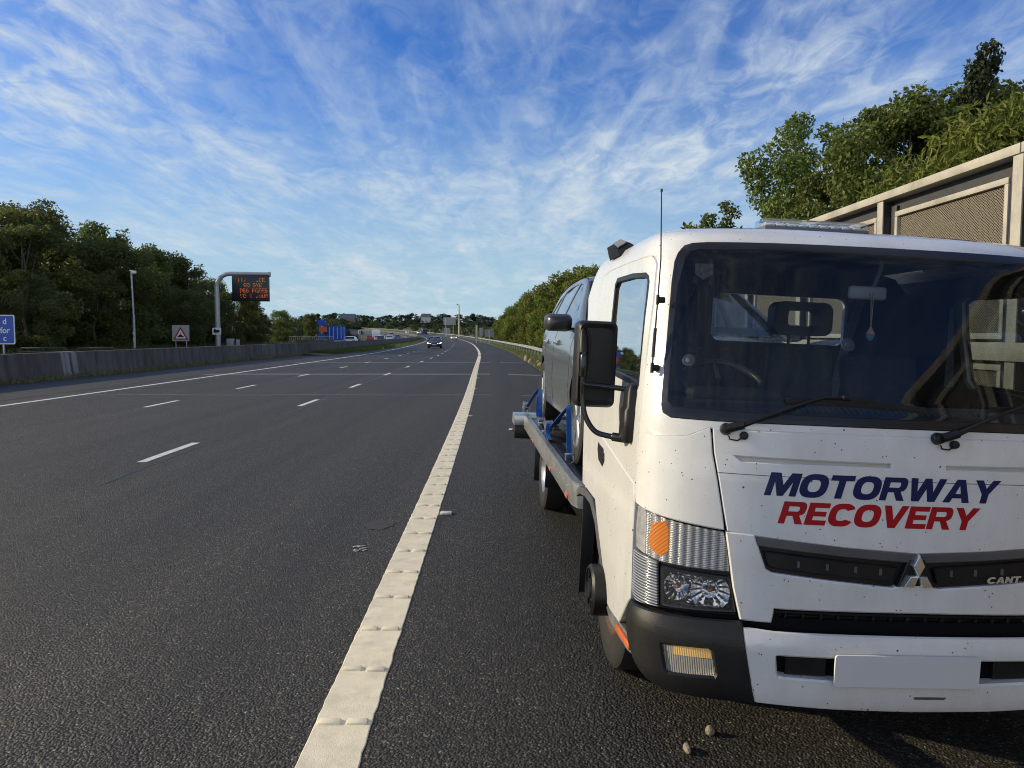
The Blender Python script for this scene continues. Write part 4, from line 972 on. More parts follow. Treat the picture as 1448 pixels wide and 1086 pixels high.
# --- ratchet straps over the wheels (each lies on the bed: its own thing)
def on_bed(mb_pts): return [tw(p) for p in mb_pts]
RATCH = mat('zinc_ratchet', (.42, .42, .43), .35, .8, var=.3, scale=40)
def strap(label, runs, ratchet=None, hooks=()):
    t = thing('ratchet_strap', label, 'strap', tw((-.9, runs[0][0][1], .68)), 0, 'blue ratchet straps on the flatbed')
    inv = Matrix.Translation(-Vector(t.location))
    mb = MB()
    for k, pts in enumerate(runs):
        q = catmull([inv @ tw(p) for p in pts], 5); mb.ribbon(q, .040, .004, tuple(TMAT.to_3x3() @ Vector((1, .45 if k else .2, .1))))
    mb.build('webbing', FABRIC, t)
    if ratchet:
        mb = MB(); c = inv @ tw(ratchet); rot = TMAT.to_3x3() @ Matrix.Rotation(R(25), 3, 'X')
        for s_ in (-.034, .034): mb.box(c+rot @ Vector((s_, 0, .02)), (.006, .16, .05), .002, rot)
        mb.cyl(c+rot @ Vector((-.045, .04, .03)), c+rot @ Vector((.045, .04, .03)), .018, n=14); mb.cyl(c+rot @ Vector((-.04, -.06, .04)), c+rot @ Vector((.04, -.06, .04)), .010, n=10)
        mb.cyl(c+rot @ Vector((-.03, .0, .05)), c+rot @ Vector((.03, .0, .05)), .028, n=14)
        mb.build('ratchet', RATCH, t)
    if hooks:
        mb = MB()
        for h in hooks:
            c = inv @ tw(h); mb.tube([c+Vector((-.03, 0, .05)), c+Vector((-.03, 0, .0)), c+Vector((0, 0, -.02)), c+Vector((.03, 0, 0)), c+Vector((.03, 0, .05))], .007, 8); mb.box(c+Vector((0, 0, .055)), (.08, .012, .02), .003)
        mb.build('hook', RATCH, t)
    return t
strap('blue strap hanging straight down in front of the grey car front wheel', [[(-.90, 3.22, 1.10), (-.915, 3.16, 1.06), (-.92, 3.08, .92), (-.92, 3.0, .78), (-.92, 2.95, .72)]], None, [(-.92, 2.93, .70)])
strap('blue strap slanting across the deck behind the grey car front wheel', [[(-.90, 3.22, 1.10), (-.925, 3.45, 1.01), (-.945, 3.75, .90), (-.955, 4.05, .80), (-.955, 4.3, .72)], [(-.975, 3.98, .86), (-.99, 3.92, .79), (-.98, 3.8, .74)]], (-.965, 4.06, .81), [(-.955, 4.36, .69)])
strap('blue strap rising from the flatbed tail to the grey car rear wheel', [[(-.985, 6.42, .74), (-.97, 6.18, .84), (-.945, 5.92, .95), (-.91, 5.66, 1.06)]], (-.985, 6.34, .775), [(-.985, 6.46, .72)])
strap('blue strap dropping in front of the grey car rear wheel to the deck', [[(-.90, 5.62, 1.06), (-.91, 5.50, 1.0), (-.915, 5.36, .88), (-.915, 5.26, .76)], [(-.93, 5.48, .98), (-.945, 5.34, .84), (-.94, 5.2, .73)]], (-.92, 5.14, .72), [(-.92, 5.02, .69)])
# --- pendant and suction mounts behind the windscreen (they hang there: things of their own)
def P(u, z, o): return Vector(cab_pt(u, z))+Vector(cab_nrm(u, z))*o
t = thing('hanging_pendant', 'pink and blue glass pendant hanging on cords from the interior mirror', 'pendant', tw((-.037, .44, 1.70)))
o = Vector(t.location); b_ = lambda p: tw(p)-o
mb = MB(); mb.tube([b_((-.048, .455, 1.90)), b_((-.042, .435, 1.85)), b_((-.037, .43, 1.735))], .0020, 6); mb.tube([b_((-.026, .455, 1.91)), b_((-.032, .435, 1.85)), b_((-.036, .43, 1.735))], .0020, 6); mb.build('cord', mat('cord_tan', (.36, .27, .20), .8), t)
mb = MB(); mb.cyl(b_((-.037, .43, 1.703)), b_((-.037, .43, 1.738)), .019, .003, 16, bev=.001); mb.build('cone', mat('pink_wood', (.55, .26, .18), .5), t)
mb = MB(); mb.lathe([(-.028, .0), (-.024, .009), (-.014, .016), (-.003, .018), (0, .016)], 'z', b_((-.037, .43, 1.703)), 9); mb.build('bead', mat('blue_glass_bead', (.25, .45, .60), .08, .3, var=.5, scale=60), t)
for (u, z, r_, lab) in ((-.735, 1.566, .026, 'round black suction mount stuck low on the windscreen corner by the steering wheel'), (-.205, 1.655, .028, 'round black suction mount stuck on the windscreen below the headrest')):
    t = thing('suction_mount', lab, 'suction mount', tw(P(u, z, -.012)))
    nn = TMAT.to_3x3() @ Vector(cab_nrm(u, z)); mb = MB(); mb.cyl(nn*.008, -nn*.012, r_, r_*.7, 28, bev=.004); mb.build('cup', mat('suction_rubber', (.07, .085, .09), .35, var=.2), t)
    mb = MB(); mb.cyl(nn*.0105, nn*.007, r_*.45, r_*.5, 20, bev=.001); mb.build('cup_centre', GREYPL, t)
# ================================================================== the motorway and what stands along it
EDGE = [(-60, .8), (-40, .3), (-20, -.2), (0, -.65), (2.7, -.71), (10.3, -.89), (18, -1.11), (33.5, -1.67), (68, -3.0), (96, -4.6), (138, -7.4), (195, -12.4), (245, -18), (300, -26), (400, -48), (500, -80), (600, -125), (700, -185), (800, -260), (900, -345)]
_ex = np.array([p[0] for p in EDGE], float); _ey = np.array([p[1] for p in EDGE], float)
_em = np.gradient(_ey, _ex)
def edge(d):
    i = int(np.clip(np.searchsorted(_ex, d)-1, 0, len(_ex)-2)); h = _ex[i+1]-_ex[i]; t = (d-_ex[i])/h
    return float((2*t**3-3*t*t+1)*_ey[i]+(t**3-2*t*t+t)*h*_em[i]+(-2*t**3+3*t*t)*_ey[i+1]+(t**3-t*t)*h*_em[i+1])
T1 = [(-60, -3.98), (10, -3.95), (24, -3.8), (39, -3.6), (60, -3.37), (120, -3.4), (900, -3.5)]
T2 = [(-60, -7.5), (17.7, -7.34), (38, -6.86), (60, -6.4), (120, -6.7), (900, -7.0)]
T3 = [(-60, -11.2), (17, -10.85), (39, -10.3), (72, -9.6), (143, -10.2), (900, -10.4)]
TB = [(-60, -17.0), (25, -16.0), (45, -15.5), (68, -14.8), (133, -14.4), (235, -13.2), (900, -13.0)]
TRT = [(-60, 4.4), (14, 4.3), (30, 3.05), (900, 3.0)]
def tabv(T, d): return float(np.interp(d, [p[0] for p in T], [p[1] for p in T]))
def zr(d): return 3e-5*max(d-120, 0)**2 if d < 800 else 3e-5*680**2
def surf_z(d, off):
    z = zr(d)
    if off > 1.09: z -= min(off-1.09, 3.3)*(.045 if d < 12 else max(.045-.02*(d-12)/28, .025))
    return z
def P3(d, off, dz=0.): return Vector((edge(d)+off, d, surf_z(d, off)+dz))
ROWS = [-40, -25, -12, -4, 0, 2, 4, 6, 8, 10, 12, 14, 17, 20, 23, 26, 30, 35, 40, 46, 52, 60, 68, 78, 88, 98, 110, 125, 140, 155, 170, 185, 200, 220, 240, 260, 280, 300, 330, 360, 400, 440, 480, 520, 560, 600, 650, 700, 750, 800, 850]
def sheet(name, rows, offs, mt, dz=0., kind='structure', zadd=None, skirt=0):
    mb = MB(); rr = []
    for d in rows:
        o = offs(d); rr.append([P3(d, q, dz+(zadd(d, q) if zadd else 0)) for q in o])
    mb.loft(rr, closed=False)
    ob = mb.build(name, mt, recalc=False); ob['kind'] = kind; return ob
def asphalt(name, c, wear=True):
    m, nt, p, out = new_mat(name)
    tc = N(nt, 'ShaderNodeTexCoord'); oc = tc.outputs['Object']
    big = N(nt, 'ShaderNodeTexNoise', i_Scale=.45, i_Detail=6.0, i_Roughness=.6)
    mp = N(nt, 'ShaderNodeMapping'); mp.inputs['Scale'].default_value = (1., .12, 1.); L(nt, oc, mp.inputs[0]); L(nt, mp.outputs[0], big.inputs['Vector'])
    med = N(nt, 'ShaderNodeTexNoise', i_Scale=14., i_Detail=5.0, i_Roughness=.7); L(nt, oc, med.inputs['Vector'])
    v = N(nt, 'ShaderNodeTexVoronoi', i_Scale=78.); L(nt, oc, v.inputs['Vector'])
    v2 = N(nt, 'ShaderNodeTexVoronoi', i_Scale=190.); L(nt, oc, v2.inputs['Vector'])
    wn = N(nt, 'ShaderNodeSeparateColor'); L(nt, v2.outputs['Color'], wn.inputs[0])
    wn1 = N(nt, 'ShaderNodeSeparateColor'); L(nt, v.outputs['Color'], wn1.inputs[0])
    chips = ramp(nt, wn.outputs[0], [(.0, tuple(q*.28 for q in c)), (.55, tuple(q*.95 for q in c)), (.88, tuple(q*1.5 for q in c)), (.97, (c[0]*3.8, c[1]*3.6, c[2]*3.2))])
    stones = ramp(nt, wn1.outputs[1], [(.0, (.62,)*3), (.6, (1.,)*3), (.88, (1.4, 1.35, 1.25)), (.97, (3.0, 2.85, 2.5))])
    mu0 = N(nt, 'ShaderNodeMixRGB', blend_type='MULTIPLY'); mu0.inputs[0].default_value = 1; L(nt, chips.outputs[0], mu0.inputs[1]); L(nt, stones.outputs[0], mu0.inputs[2])
    bigr = ramp(nt, big.outputs[0], [(.3, (.80, .80, .82)), (.7, (1.15, 1.13, 1.10))])
    mu1 = N(nt, 'ShaderNodeMixRGB', blend_type='MULTIPLY'); mu1.inputs[0].default_value = 1; L(nt, mu0.outputs[0], mu1.inputs[1]); L(nt, bigr.outputs[0], mu1.inputs[2])
    mp2 = N(nt, 'ShaderNodeMapping'); mp2.inputs['Scale'].default_value = (1., .02, 1.); L(nt, oc, mp2.inputs[0])
    trk = N(nt, 'ShaderNodeTexNoise', i_Scale=1.1, i_Detail=5.0, i_Roughness=.65); L(nt, mp2.outputs[0], trk.inputs['Vector'])
    trr = ramp(nt, trk.outputs[0], [(.30, (.68, .68, .68)), (.50, (1.0, 1.0, 1.0)), (.70, (1.38, 1.35, 1.30))])
    mut = N(nt, 'ShaderNodeMixRGB', blend_type='MULTIPLY'); mut.inputs[0].default_value = 1; L(nt, mu1.outputs[0], mut.inputs[1]); L(nt, trr.outputs[0], mut.inputs[2]); mu1 = mut
    medr = ramp(nt, med.outputs[0], [(.3, (.78,)*3), (.7, (1.2,)*3)])
    mu2 = N(nt, 'ShaderNodeMixRGB', blend_type='MULTIPLY'); mu2.inputs[0].default_value = 1; L(nt, mu1.outputs[0], mu2.inputs[1]); L(nt, medr.outputs[0], mu2.inputs[2])
    L(nt, mu2.outputs[0], p.inputs['Base Color'])
    p.inputs['Roughness'].default_value = .62; p.inputs['Specular IOR Level'].default_value = .35
    hs = N(nt, 'ShaderNodeMath', operation='SUBTRACT', i_0=.6); L(nt, v.outputs['Distance'], hs.inputs[1])
    hw = N(nt, 'ShaderNodeMath', operation='MULTIPLY_ADD', i_1=.7); L(nt, wn.outputs[1], hw.inputs[0]); L(nt, hs.outputs[0], hw.inputs[2])
    hm = N(nt, 'ShaderNodeMath', operation='MULTIPLY_ADD', i_1=.9); L(nt, med.outputs[0], hm.inputs[0]); L(nt, hw.outputs[0], hm.inputs[2])
    bp = N(nt, 'ShaderNodeBump', i_Strength=1., i_Distance=.013); L(nt, hm.outputs[0], bp.inputs['Height']); L(nt, bp.outputs[0], p.inputs['Normal'])
    return m
ASPH = asphalt('road_asphalt', (.038, .0353, .0320))
ASPH2 = asphalt('old_asphalt', (.060, .058, .055))
LINE = mat('worn_cream_road_paint', (.84, .75, .55), .6, var=.10, scale=9, bump=.25, bscale=160, dirt=(.30, .26, .20), dirt_amt=.4)
LINEW = mat('white_road_paint', (.72, .72, .69), .6, var=.12, scale=9, bump=.4, bscale=140, dirt=(.2, .2, .19), dirt_amt=.5)
GRASSM = mat('verge_soil_and_turf', (.070, .095, .028), .9, var=.5, scale=1.3, bump=.6, bscale=20, dirt=(.13, .10, .055), dirt_amt=.6)
GROUNDM = mat('field_ground', (.065, .085, .03), .9, var=.4, scale=.05)
# terrain to the horizon
mb = MB(); rr = []
XS = [-2500, -1200, -600, -300, -200, -120, -70, -45, -20, 0, 20, 50, 120, 300, 700, 1500, 2500]
for d in [-120, -60, -20, 0, 20, 60, 120, 160, 200, 250, 300, 350, 400, 450, 500, 550, 600, 650, 700, 750, 800, 1000, 1500, 2500, 4500]:
    rr.append([Vector((x, d, zr(d)-.35)) for x in XS])
mb.loft(rr, closed=False); struct(mb.build('ground', GROUNDM, recalc=False))
sheet('road', ROWS, lambda d: [tabv(TB, d)-.2, tabv(T3, d)-1, tabv(T3, d), tabv(T2, d), tabv(T1, d), 0, 1.09, 1.8, 2.4, tabv(TRT, d)], ASPH)
sheet('central_strip', [d for d in ROWS if d < 75], lambda d: [tabv(TB, d)-.1, tabv(TB, d)+1.5, tabv(T3, d)-.9], asphalt('shade_toned_asphalt', (.034, .032, .030)), .0045)  # darker sheet: the shade beside the barrier is put into its colour
sheet('opposite_road', ROWS, lambda d: [-31.5, -26, -20, tabv(TB, d)-.6], ASPH2, .0)
# verges
sheet('verge', ROWS, lambda d: [tabv(TRT, d)-.02, tabv(TRT, d)+.25, tabv(TRT, d)+1.5, 6.5, 10, 18], GRASSM, .0, zadd=lambda d, o: (.03 if o < tabv(TRT, d)+.1 else .10+.05*max(o-4, 0)))
sheet('opposite_verge', ROWS, lambda d: [-110, -60, -40, -33, -31.4], GRASSM, .02, zadd=lambda d, o: .10 if o < -32 else .02)
MED = [d for d in ROWS if 60 <= d <= 260]
medl = lambda d: tabv(TB, d)+.25; medr = lambda d: tabv(T3, d)-(1.0+max(0, (80-d)*.1))
sheet('median_verge', MED, lambda d: [medl(d), (medl(d)+medr(d))/2, medr(d)], GRASSM, .02, zadd=lambda d, o: .08 if o < medr(d)-.1 else .0)
# --- road markings
def dash(dc, T, ln, w_, mt, name='lane_marking'):
    mb = MB(); rr = []
    for k in range(4):
        d = dc-ln/2+ln*k/3; o = tabv(T, d); rr.append([P3(d, o-w_/2, .004), P3(d, o+w_/2, .004)])
    mb.loft(rr, closed=False); return struct(mb.build(name, mt, recalc=False))
D1 = [10.39, 18.02, 24.11, 31.4, 38.7, 46.2, 53.3, 60.2]; D2 = [17.74, 23.6, 30.5, 38.1, 45., 52.4, 59.6]
while D1[-1] < 330: D1.append(D1[-1]+7)
while D2[-1] < 330: D2.append(D2[-1]+7)
for d in D1: dash(d, T1, 1.75, .125, LINEW)
for d in D2: dash(d, T2, 1.75, .12, LINEW)
def longline(name, T, w_, mt, d0=-30, d1=800, dz=.004):
    rows = [d for d in ROWS if d0 <= d <= d1]
    return sheet(name, rows, lambda d: [tabv(T, d)-w_/2, tabv(T, d)+w_/2] if T else [-w_/2, w_/2], mt, dz)
longline('central_edge_line', T3, .17, LINEW)
# ribbed hard-shoulder line: a raised band with rib pairs every half metre, slightly ragged sides
mb = MB(); rr = []; d = 1.2; r2 = random.Random(3)
while d < 60:
    a = -.118+r2.uniform(-.003, .003); b = .118+r2.uniform(-.003, .003)
    rr.append([P3(d, a-.004, .001), P3(d, a, .0045), P3(d, b, .0045), P3(d, b+.004, .001)]); d += .06 if d < 8 else (.25 if d < 20 else 1.)
mb.loft(rr, closed=False)
d = 1.55
while d < 45:
    for s_ in (-1, 1):
        c = P3(d, s_*.059, .0065); w_ = .092
        mb.box(c+Vector((0, r2.uniform(-.006, .006), 0)), (w_+r2.uniform(-.008, .008), .045, .016), .007, seg=2)
    d += .5
eo = mb.build('edge_line', LINE); struct(eo)
sheet('edge_line', [d for d in ROWS if d >= 60], lambda d: [-.11, .11], LINE, .006)
# opposite carriageway lines
for o_ in (-17.2, -20.6, -24.0, -28.2):
    sheet('opposite_lane_line', [d for d in ROWS if 90 <= d <= 800], lambda d: [o_-.09, o_+.09], LINEW, .006)
# transverse joints and surface scars
JOINT = mat('joint_sealant', (.15, .145, .13), .7, var=.35, scale=4)
TAR = mat('fresh_tar', (.018, .018, .018), .38, var=.3, scale=8)
for (dd, w_, m_) in ((30.9, .75, JOINT), (20.3, .14, JOINT), (44.5, .9, TAR)):
    mb = MB(); rr = []
    for k in range(15):
        o_ = -14.2+k*(17.0/14); jj = .05*math.sin(k*1.7); rr.append([P3(dd+jj, o_, .0035), P3(dd+w_+jj, o_, .0035)])
    mb.loft(rr, closed=False); struct(mb.build('expansion_joint', m_, recalc=False))
for (o_, w_, m_, d0, d1) in ((-3.72, .025, TAR, 8, 90), (-12.6, .06, JOINT, 10, 60)):
    mb = MB(); rr = []; d = d0; r3 = random.Random(5)
    while d < d1:
        q = o_+r3.uniform(-.008, .008); ww = w_*r3.uniform(.3, 1.2)
        rr.append([P3(d, q, .003), P3(d, q+ww, .003)]); d += .25
    mb.loft(rr, closed=False); struct(mb.build('road_seam', m_, recalc=False))
mb = MB()
def blob(c, rx, ry, dz=.003, seed=0):
    q = random.Random(seed); n = 22; vs = []
    for i in range(n):
        a = 2*math.pi*i/n; k = 1+q.uniform(-.14, .14); v = Vector((c[0]+rx*k*math.cos(a), c[1]+ry*k*math.sin(a), 0)); v.z = surf_z(v.y, v.x-edge(v.y))+dz; vs.append(v)
    return vs
for (c, rx, ry, s_) in (((-1.16, 6.35), .14, .17, 1),):
    vs = [mb.bm.verts.new(v) for v in blob(c, rx, ry, seed=s_)]; mb.bm.faces.new(vs)
struct(mb.build('road_patch', mat('worn_patch', (.048, .043, .037), .75, var=.35, scale=10), recalc=False))
# --- small things lying on the carriageway
PEB = mat('pale_stone', (.26, .22, .16), .8, var=.3, scale=30, bump=.4)
def stone(x, d, r_, label, seed, group=None, name='stone', mt=PEB):
    b = bmesh.new(); bmesh.ops.create_icosphere(b, subdivisions=2, radius=r_); q = random.Random(seed)
    ax = [q.uniform(.7, 1.15) for _ in range(3)]
    for v in b.verts:
        k = 1+.16*math.sin(v.co.x/r_*2.3+seed)+.14*math.cos(v.co.y/r_*2.9+seed*2)+q.uniform(-.07, .07); v.co = Vector((v.co.x*ax[0]*k, v.co.y*ax[1]*k, max(v.co.z*ax[2]*k, -.55*r_)))
    me = bpy.data.meshes.new(name); b.to_mesh(me); b.free()
    o = link(name, me, mt, None, (x, d, surf_z(d, x-edge(d))+.5*r_)); tag(o, label, 'stone', group); return o
stone(.835, 3.0, .024, 'pale angular stone on the asphalt nearer the truck bumper of the two', 3)
stone(.703, 2.86, .022, 'pale round stone on the asphalt farther from the truck bumper of the two', 8)
STUDM = mat('reflective_stud', (.62, .60, .54), .35, var=.15)
for i, (x, d, lab) in enumerate(((-.61, 6.74, 'small white road stud beside the ribbed line, nearest of its row'), (-.86, 15.0, 'second road stud beyond the nearest one along the ribbed line'), (-1.12, 22.6, 'third road stud along the ribbed line'), (-1.32, 28.4, 'farthest road stud along the ribbed line, just before the pale joint'))):
    mb = MB(); mb.box((0, 0, .009), (.11, .09, .022), .008); mb.box((0, -.035, .014), (.07, .03, .018), .004)
    o = mb.build('road_stud', STUDM, None, (x, d, surf_z(d, x-edge(d)))); tag(o, lab, 'road stud', 'road studs along the shoulder line')
mb = MB(); q = random.Random(11)
for k in range(9):
    c = Vector((q.uniform(-.09, .06), q.uniform(-.07, .06), .005)); mb.box(c, (q.uniform(.015, .06), q.uniform(.006, .02), .005), .002, Matrix.Rotation(q.uniform(-.6, 1.2), 3, 'Z'))
o = mb.build('litter_scrap', mat('white_litter', (.42, .42, .40), .7, var=.2), None, (-1.13, 5.62, 0)); tag(o, 'torn white litter scrap lying in the lane left of the ribbed line', 'litter')
# --- concrete step barrier in the middle
def streaky(name, c):
    m, nt, p, out = new_mat(name)
    tc = N(nt, 'ShaderNodeTexCoord'); mp = N(nt, 'ShaderNodeMapping'); mp.inputs['Scale'].default_value = (1, 1, .16); L(nt, tc.outputs['Object'], mp.inputs[0])
    n = N(nt, 'ShaderNodeTexNoise', i_Scale=2.6, i_Detail=8.0, i_Roughness=.65); L(nt, mp.outputs[0], n.inputs['Vector'])
    n2 = N(nt, 'ShaderNodeTexNoise', i_Scale=.22, i_Detail=3.0); L(nt, tc.outputs['Object'], n2.inputs['Vector'])
    r = ramp(nt, n.outputs[0], [(.3, tuple(v*.35 for v in c)), (.52, c), (.75, tuple(v*1.6 for v in c))]); r2_ = ramp(nt, n2.outputs[0], [(.35, (.75,)*3), (.65, (1.1,)*3)])
    mx = N(nt, 'ShaderNodeMixRGB', blend_type='MULTIPLY'); mx.inputs[0].default_value = 1; L(nt, r.outputs[0], mx.inputs[1]); L(nt, r2_.outputs[0], mx.inputs[2]); L(nt, mx.outputs[0], p.inputs['Base Color'])
    sx_ = N(nt, 'ShaderNodeSeparateXYZ'); L(nt, tc.outputs['Object'], sx_.inputs[0])
    fr_ = N(nt, 'ShaderNodeMath', operation='PINGPONG', i_1=1.5); L(nt, sx_.outputs[1], fr_.inputs[0])
    jr = ramp(nt, fr_.outputs[0], [(.0, (.25,)*3), (.018, (1.,)*3)]); mj = N(nt, 'ShaderNodeMixRGB', blend_type='MULTIPLY'); mj.inputs[0].default_value = 1; L(nt, mx.outputs[0], mj.inputs[1]); L(nt, jr.outputs[0], mj.inputs[2]); L(nt, mj.outputs[0], p.inputs['Base Color'])
    p.inputs['Roughness'].default_value = .85
    bp = N(nt, 'ShaderNodeBump', i_Strength=.4, i_Distance=.02); L(nt, n.outputs[0], bp.inputs['Height']); L(nt, bp.outputs[0], p.inputs['Normal']); return m
CONC = streaky('stained_concrete', (.105, .088, .070)); CONCL = streaky('paler_concrete', (.25, .24, .22))
cb = thing('concrete_barrier', 'long stained concrete barrier down the middle of the motorway', 'barrier', P3(25, tabv(TB, 25)))
o0 = Vector(cb.location)
sec = [(.27, 0), (.27, .20), (.235, .26), (.17, .95), (.15, 1.0), (-.15, 1.0), (-.17, .95), (-.235, .26), (-.27, .20), (-.27, 0)]
mb = MB(); d = 4.; rr = []
while d < 800:
    rr.append([P3(d, tabv(TB, d)+a, z)-o0 for a, z in sec]); d += 2 if d < 120 else 10
mb.loft(rr, closed=False); mb.build('barrier_wall', CONC, cb)
for dd, ww in ((28.2, .5), (28.85, .36)):
    mb = MB(); mb.loft([[P3(dd+t, tabv(TB, dd)+a*1.05+(.02 if a > 0 else -.02), z*1.012)-o0 for a, z in sec] for t in (0, ww)], closed=False, cap0=True, cap1=True)
    mb.build('joint_plate', CONCL, cb)
# --- steel safety rail on the right
RAILM = mat('galvanised_rail', (.46, .45, .42), .5, .6, var=.15, scale=3, dirt=(.22, .18, .12), dirt_amt=.5)
cr = thing('crash_barrier', 'corrugated steel crash barrier along the right verge', 'barrier', P3(40, 3.95)); o0 = Vector(cr.location)
sc_ = [(.04, .75), (.0, .73), (-.03, .69), (.02, .65), (.02, .60), (-.03, .56), (.0, .52), (.04, .50), (.045, .50), (.045, .75)]
mb = MB(); d = 16.; rr = []
while d < 640:
    rr.append([P3(d, 4.15+(-.25 if d > 60 else 0)*min(1, (d-60)/30 if d > 60 else 0)+a, z+.10)-o0 for a, z in sc_]); d += 2 if d < 150 else 8
mb.loft(rr, cap0=True, cap1=True); mb.build('rail', RAILM, cr)
d = 18.
while d < 330:
    mb = MB(); oo = 4.15+(-.25 if d > 60 else 0)*min(1, (d-60)/30 if d > 60 else 0)
    mb.box(P3(d, oo+.11, .42)-o0, (.10, .05, .72), .006); mb.build('post', RAILM, cr); d += 3.2 if d < 150 else 6.4
# rubble kerb stones at the shoulder edge
RUB = mat('broken_kerb', (.24, .20, .14), .85, var=.35, scale=8, bump=.5)
rb = random.Random(21)
RUBL = ['brown rubble lump on the verge edge, nearest of the rubble', 'low rubble lump second along the verge edge', 'squat rubble lump in the middle of the rubble row', 'rubble lump fourth along the verge edge', 'rubble lump fifth along the verge edge, by the grass', 'farthest rubble lump along the verge edge']
for k in range(6):
    d = 35+k*3.4+rb.uniform(-.8, .8); stone(edge(d)+tabv(TRT, d)+rb.uniform(.15, .7), d, rb.uniform(.15, .26), RUBL[k], 30+k, 'rubble lumps on the verge edge', 'rubble', RUB)
# --- grass blades
def blades(name, pts, h, mt, w_=.012):
    n = len(pts); r_ = np.random.default_rng(len(name)+n); pts = np.array(pts)
    hh = h*r_.uniform(.5, 1.4, n); a = r_.uniform(0, 2*math.pi, n); ln = r_.uniform(.1, .6, n)*hh; b = r_.uniform(0, 2*math.pi, n)
    ww = w_*r_.uniform(.7, 1.6, n)
    V = np.zeros((n, 3, 3)); dx = np.stack([np.cos(a)*ww, np.sin(a)*ww, np.zeros(n)], 1)
    V[:, 0] = pts-dx; V[:, 1] = pts+dx; V[:, 2] = pts+np.stack([np.cos(b)*ln, np.sin(b)*ln, hh], 1)
    me = bpy.data.meshes.new(name); me.from_pydata(V.reshape(-1, 3).tolist(), [], np.arange(3*n).reshape(-1, 3).tolist()); me.update()
    return struct(link(name, me, mt), 'stuff')
def leafmat(name, c, c2, trans=.35, scale=.5):
    m, nt, p, out = new_mat(name)
    tc = N(nt, 'ShaderNodeTexCoord'); n = N(nt, 'ShaderNodeTexNoise', i_Scale=scale, i_Detail=4.0); L(nt, tc.outputs['Object'], n.inputs['Vector'])
    wn = N(nt, 'ShaderNodeTexNoise', i_Scale=9., i_Detail=1.0); L(nt, tc.outputs['Object'], wn.inputs['Vector'])
    ad = N(nt, 'ShaderNodeMath', operation='MULTIPLY_ADD', i_1=.6); L(nt, wn.outputs[0], ad.inputs[0]); 
    mm = N(nt, 'ShaderNodeMath', operation='MULTIPLY_ADD', i_1=.7, i_2=-.15); L(nt, n.outputs[0], mm.inputs[0]); L(nt, mm.outputs[0], ad.inputs[2])
    oi = N(nt, 'ShaderNodeObjectInfo')
    r = ramp(nt, ad.outputs[0], [(.25, c), (.75, c2)])
    hs = N(nt, 'ShaderNodeHueSaturation'); L(nt, r.outputs[0], hs.inputs['Color'])
    mr = N(nt, 'ShaderNodeMapRange'); mr.inputs[3].default_value = .72; mr.inputs[4].default_value = 1.25; L(nt, oi.outputs['Random'], mr.inputs[0]); L(nt, mr.outputs[0], hs.inputs['Value'])
    mr2 = N(nt, 'ShaderNodeMapRange'); mr2.inputs[3].default_value = .48; mr2.inputs[4].default_value = .52; L(nt, oi.outputs['Random'], mr2.inputs[0]); L(nt, mr2.outputs[0], hs.inputs['Hue'])
    L(nt, hs.outputs[0], p.inputs['Base Color']); p.inputs['Roughness'].default_value = .5; p.inputs['Specular IOR Level'].default_value = .3
    t = N(nt, 'ShaderNodeBsdfTranslucent'); L(nt, hs.outputs[0], t.inputs[0])
    mx = N(nt, 'ShaderNodeMixShader'); mx.inputs[0].default_value = trans; L(nt, p.outputs[0], mx.inputs[1]); L(nt, t.outputs[0], mx.inputs[2]); L(nt, mx.outputs[0], out.inputs[0])
    return m
GRB = leafmat('grass_blades', (.075, .12, .022), (.16, .20, .05), .35, .3)
DRYG = leafmat('dry_verge_grass', (.13, .12, .05), (.24, .21, .10), .35, .3)
gq = np.random.default_rng(4)
def scatter(n, d0, d1, lo, hi, dz=.0, pw=1.):
    out = []
    for k in range(n):
        d = d0+(d1-d0)*gq.random()**pw; a, b = lo(d), hi(d); o_ = a+(b-a)*gq.random(); v = P3(d, o_, dz+.05*max(o_-4, 0)); out.append(v[:])
    return out
blades('verge_grass', scatter(26000, 22, 150, lambda d: tabv(TRT, d)+.15, lambda d: tabv(TRT, d)+4.5, .06, 1.8), .22, GRB)
blades('dry_grass', scatter(6000, 22, 110, lambda d: tabv(TRT, d)+.02, lambda d: tabv(TRT, d)+1.3, .04, 1.6), .16, DRYG)
blades('median_grass', scatter(15000, 64, 240, medl, lambda d: medr(d)-.05, .05, 1.5), .30, GRB, .022)
blades('median_weeds', scatter(4200, 20, 66, lambda d: tabv(TB, d)+.27, lambda d: tabv(TB, d)+.45+.35*abs(math.sin(d*1.3)), 0., 1.), .20, DRYG, .016)
blades('opposite_verge_grass', scatter(14000, 36, 130, lambda d: -40, lambda d: -31.6, .08, 1.2), .55, leafmat('tall_verge_grass', (.06, .085, .025), (.13, .14, .06), .35, .3), .02)
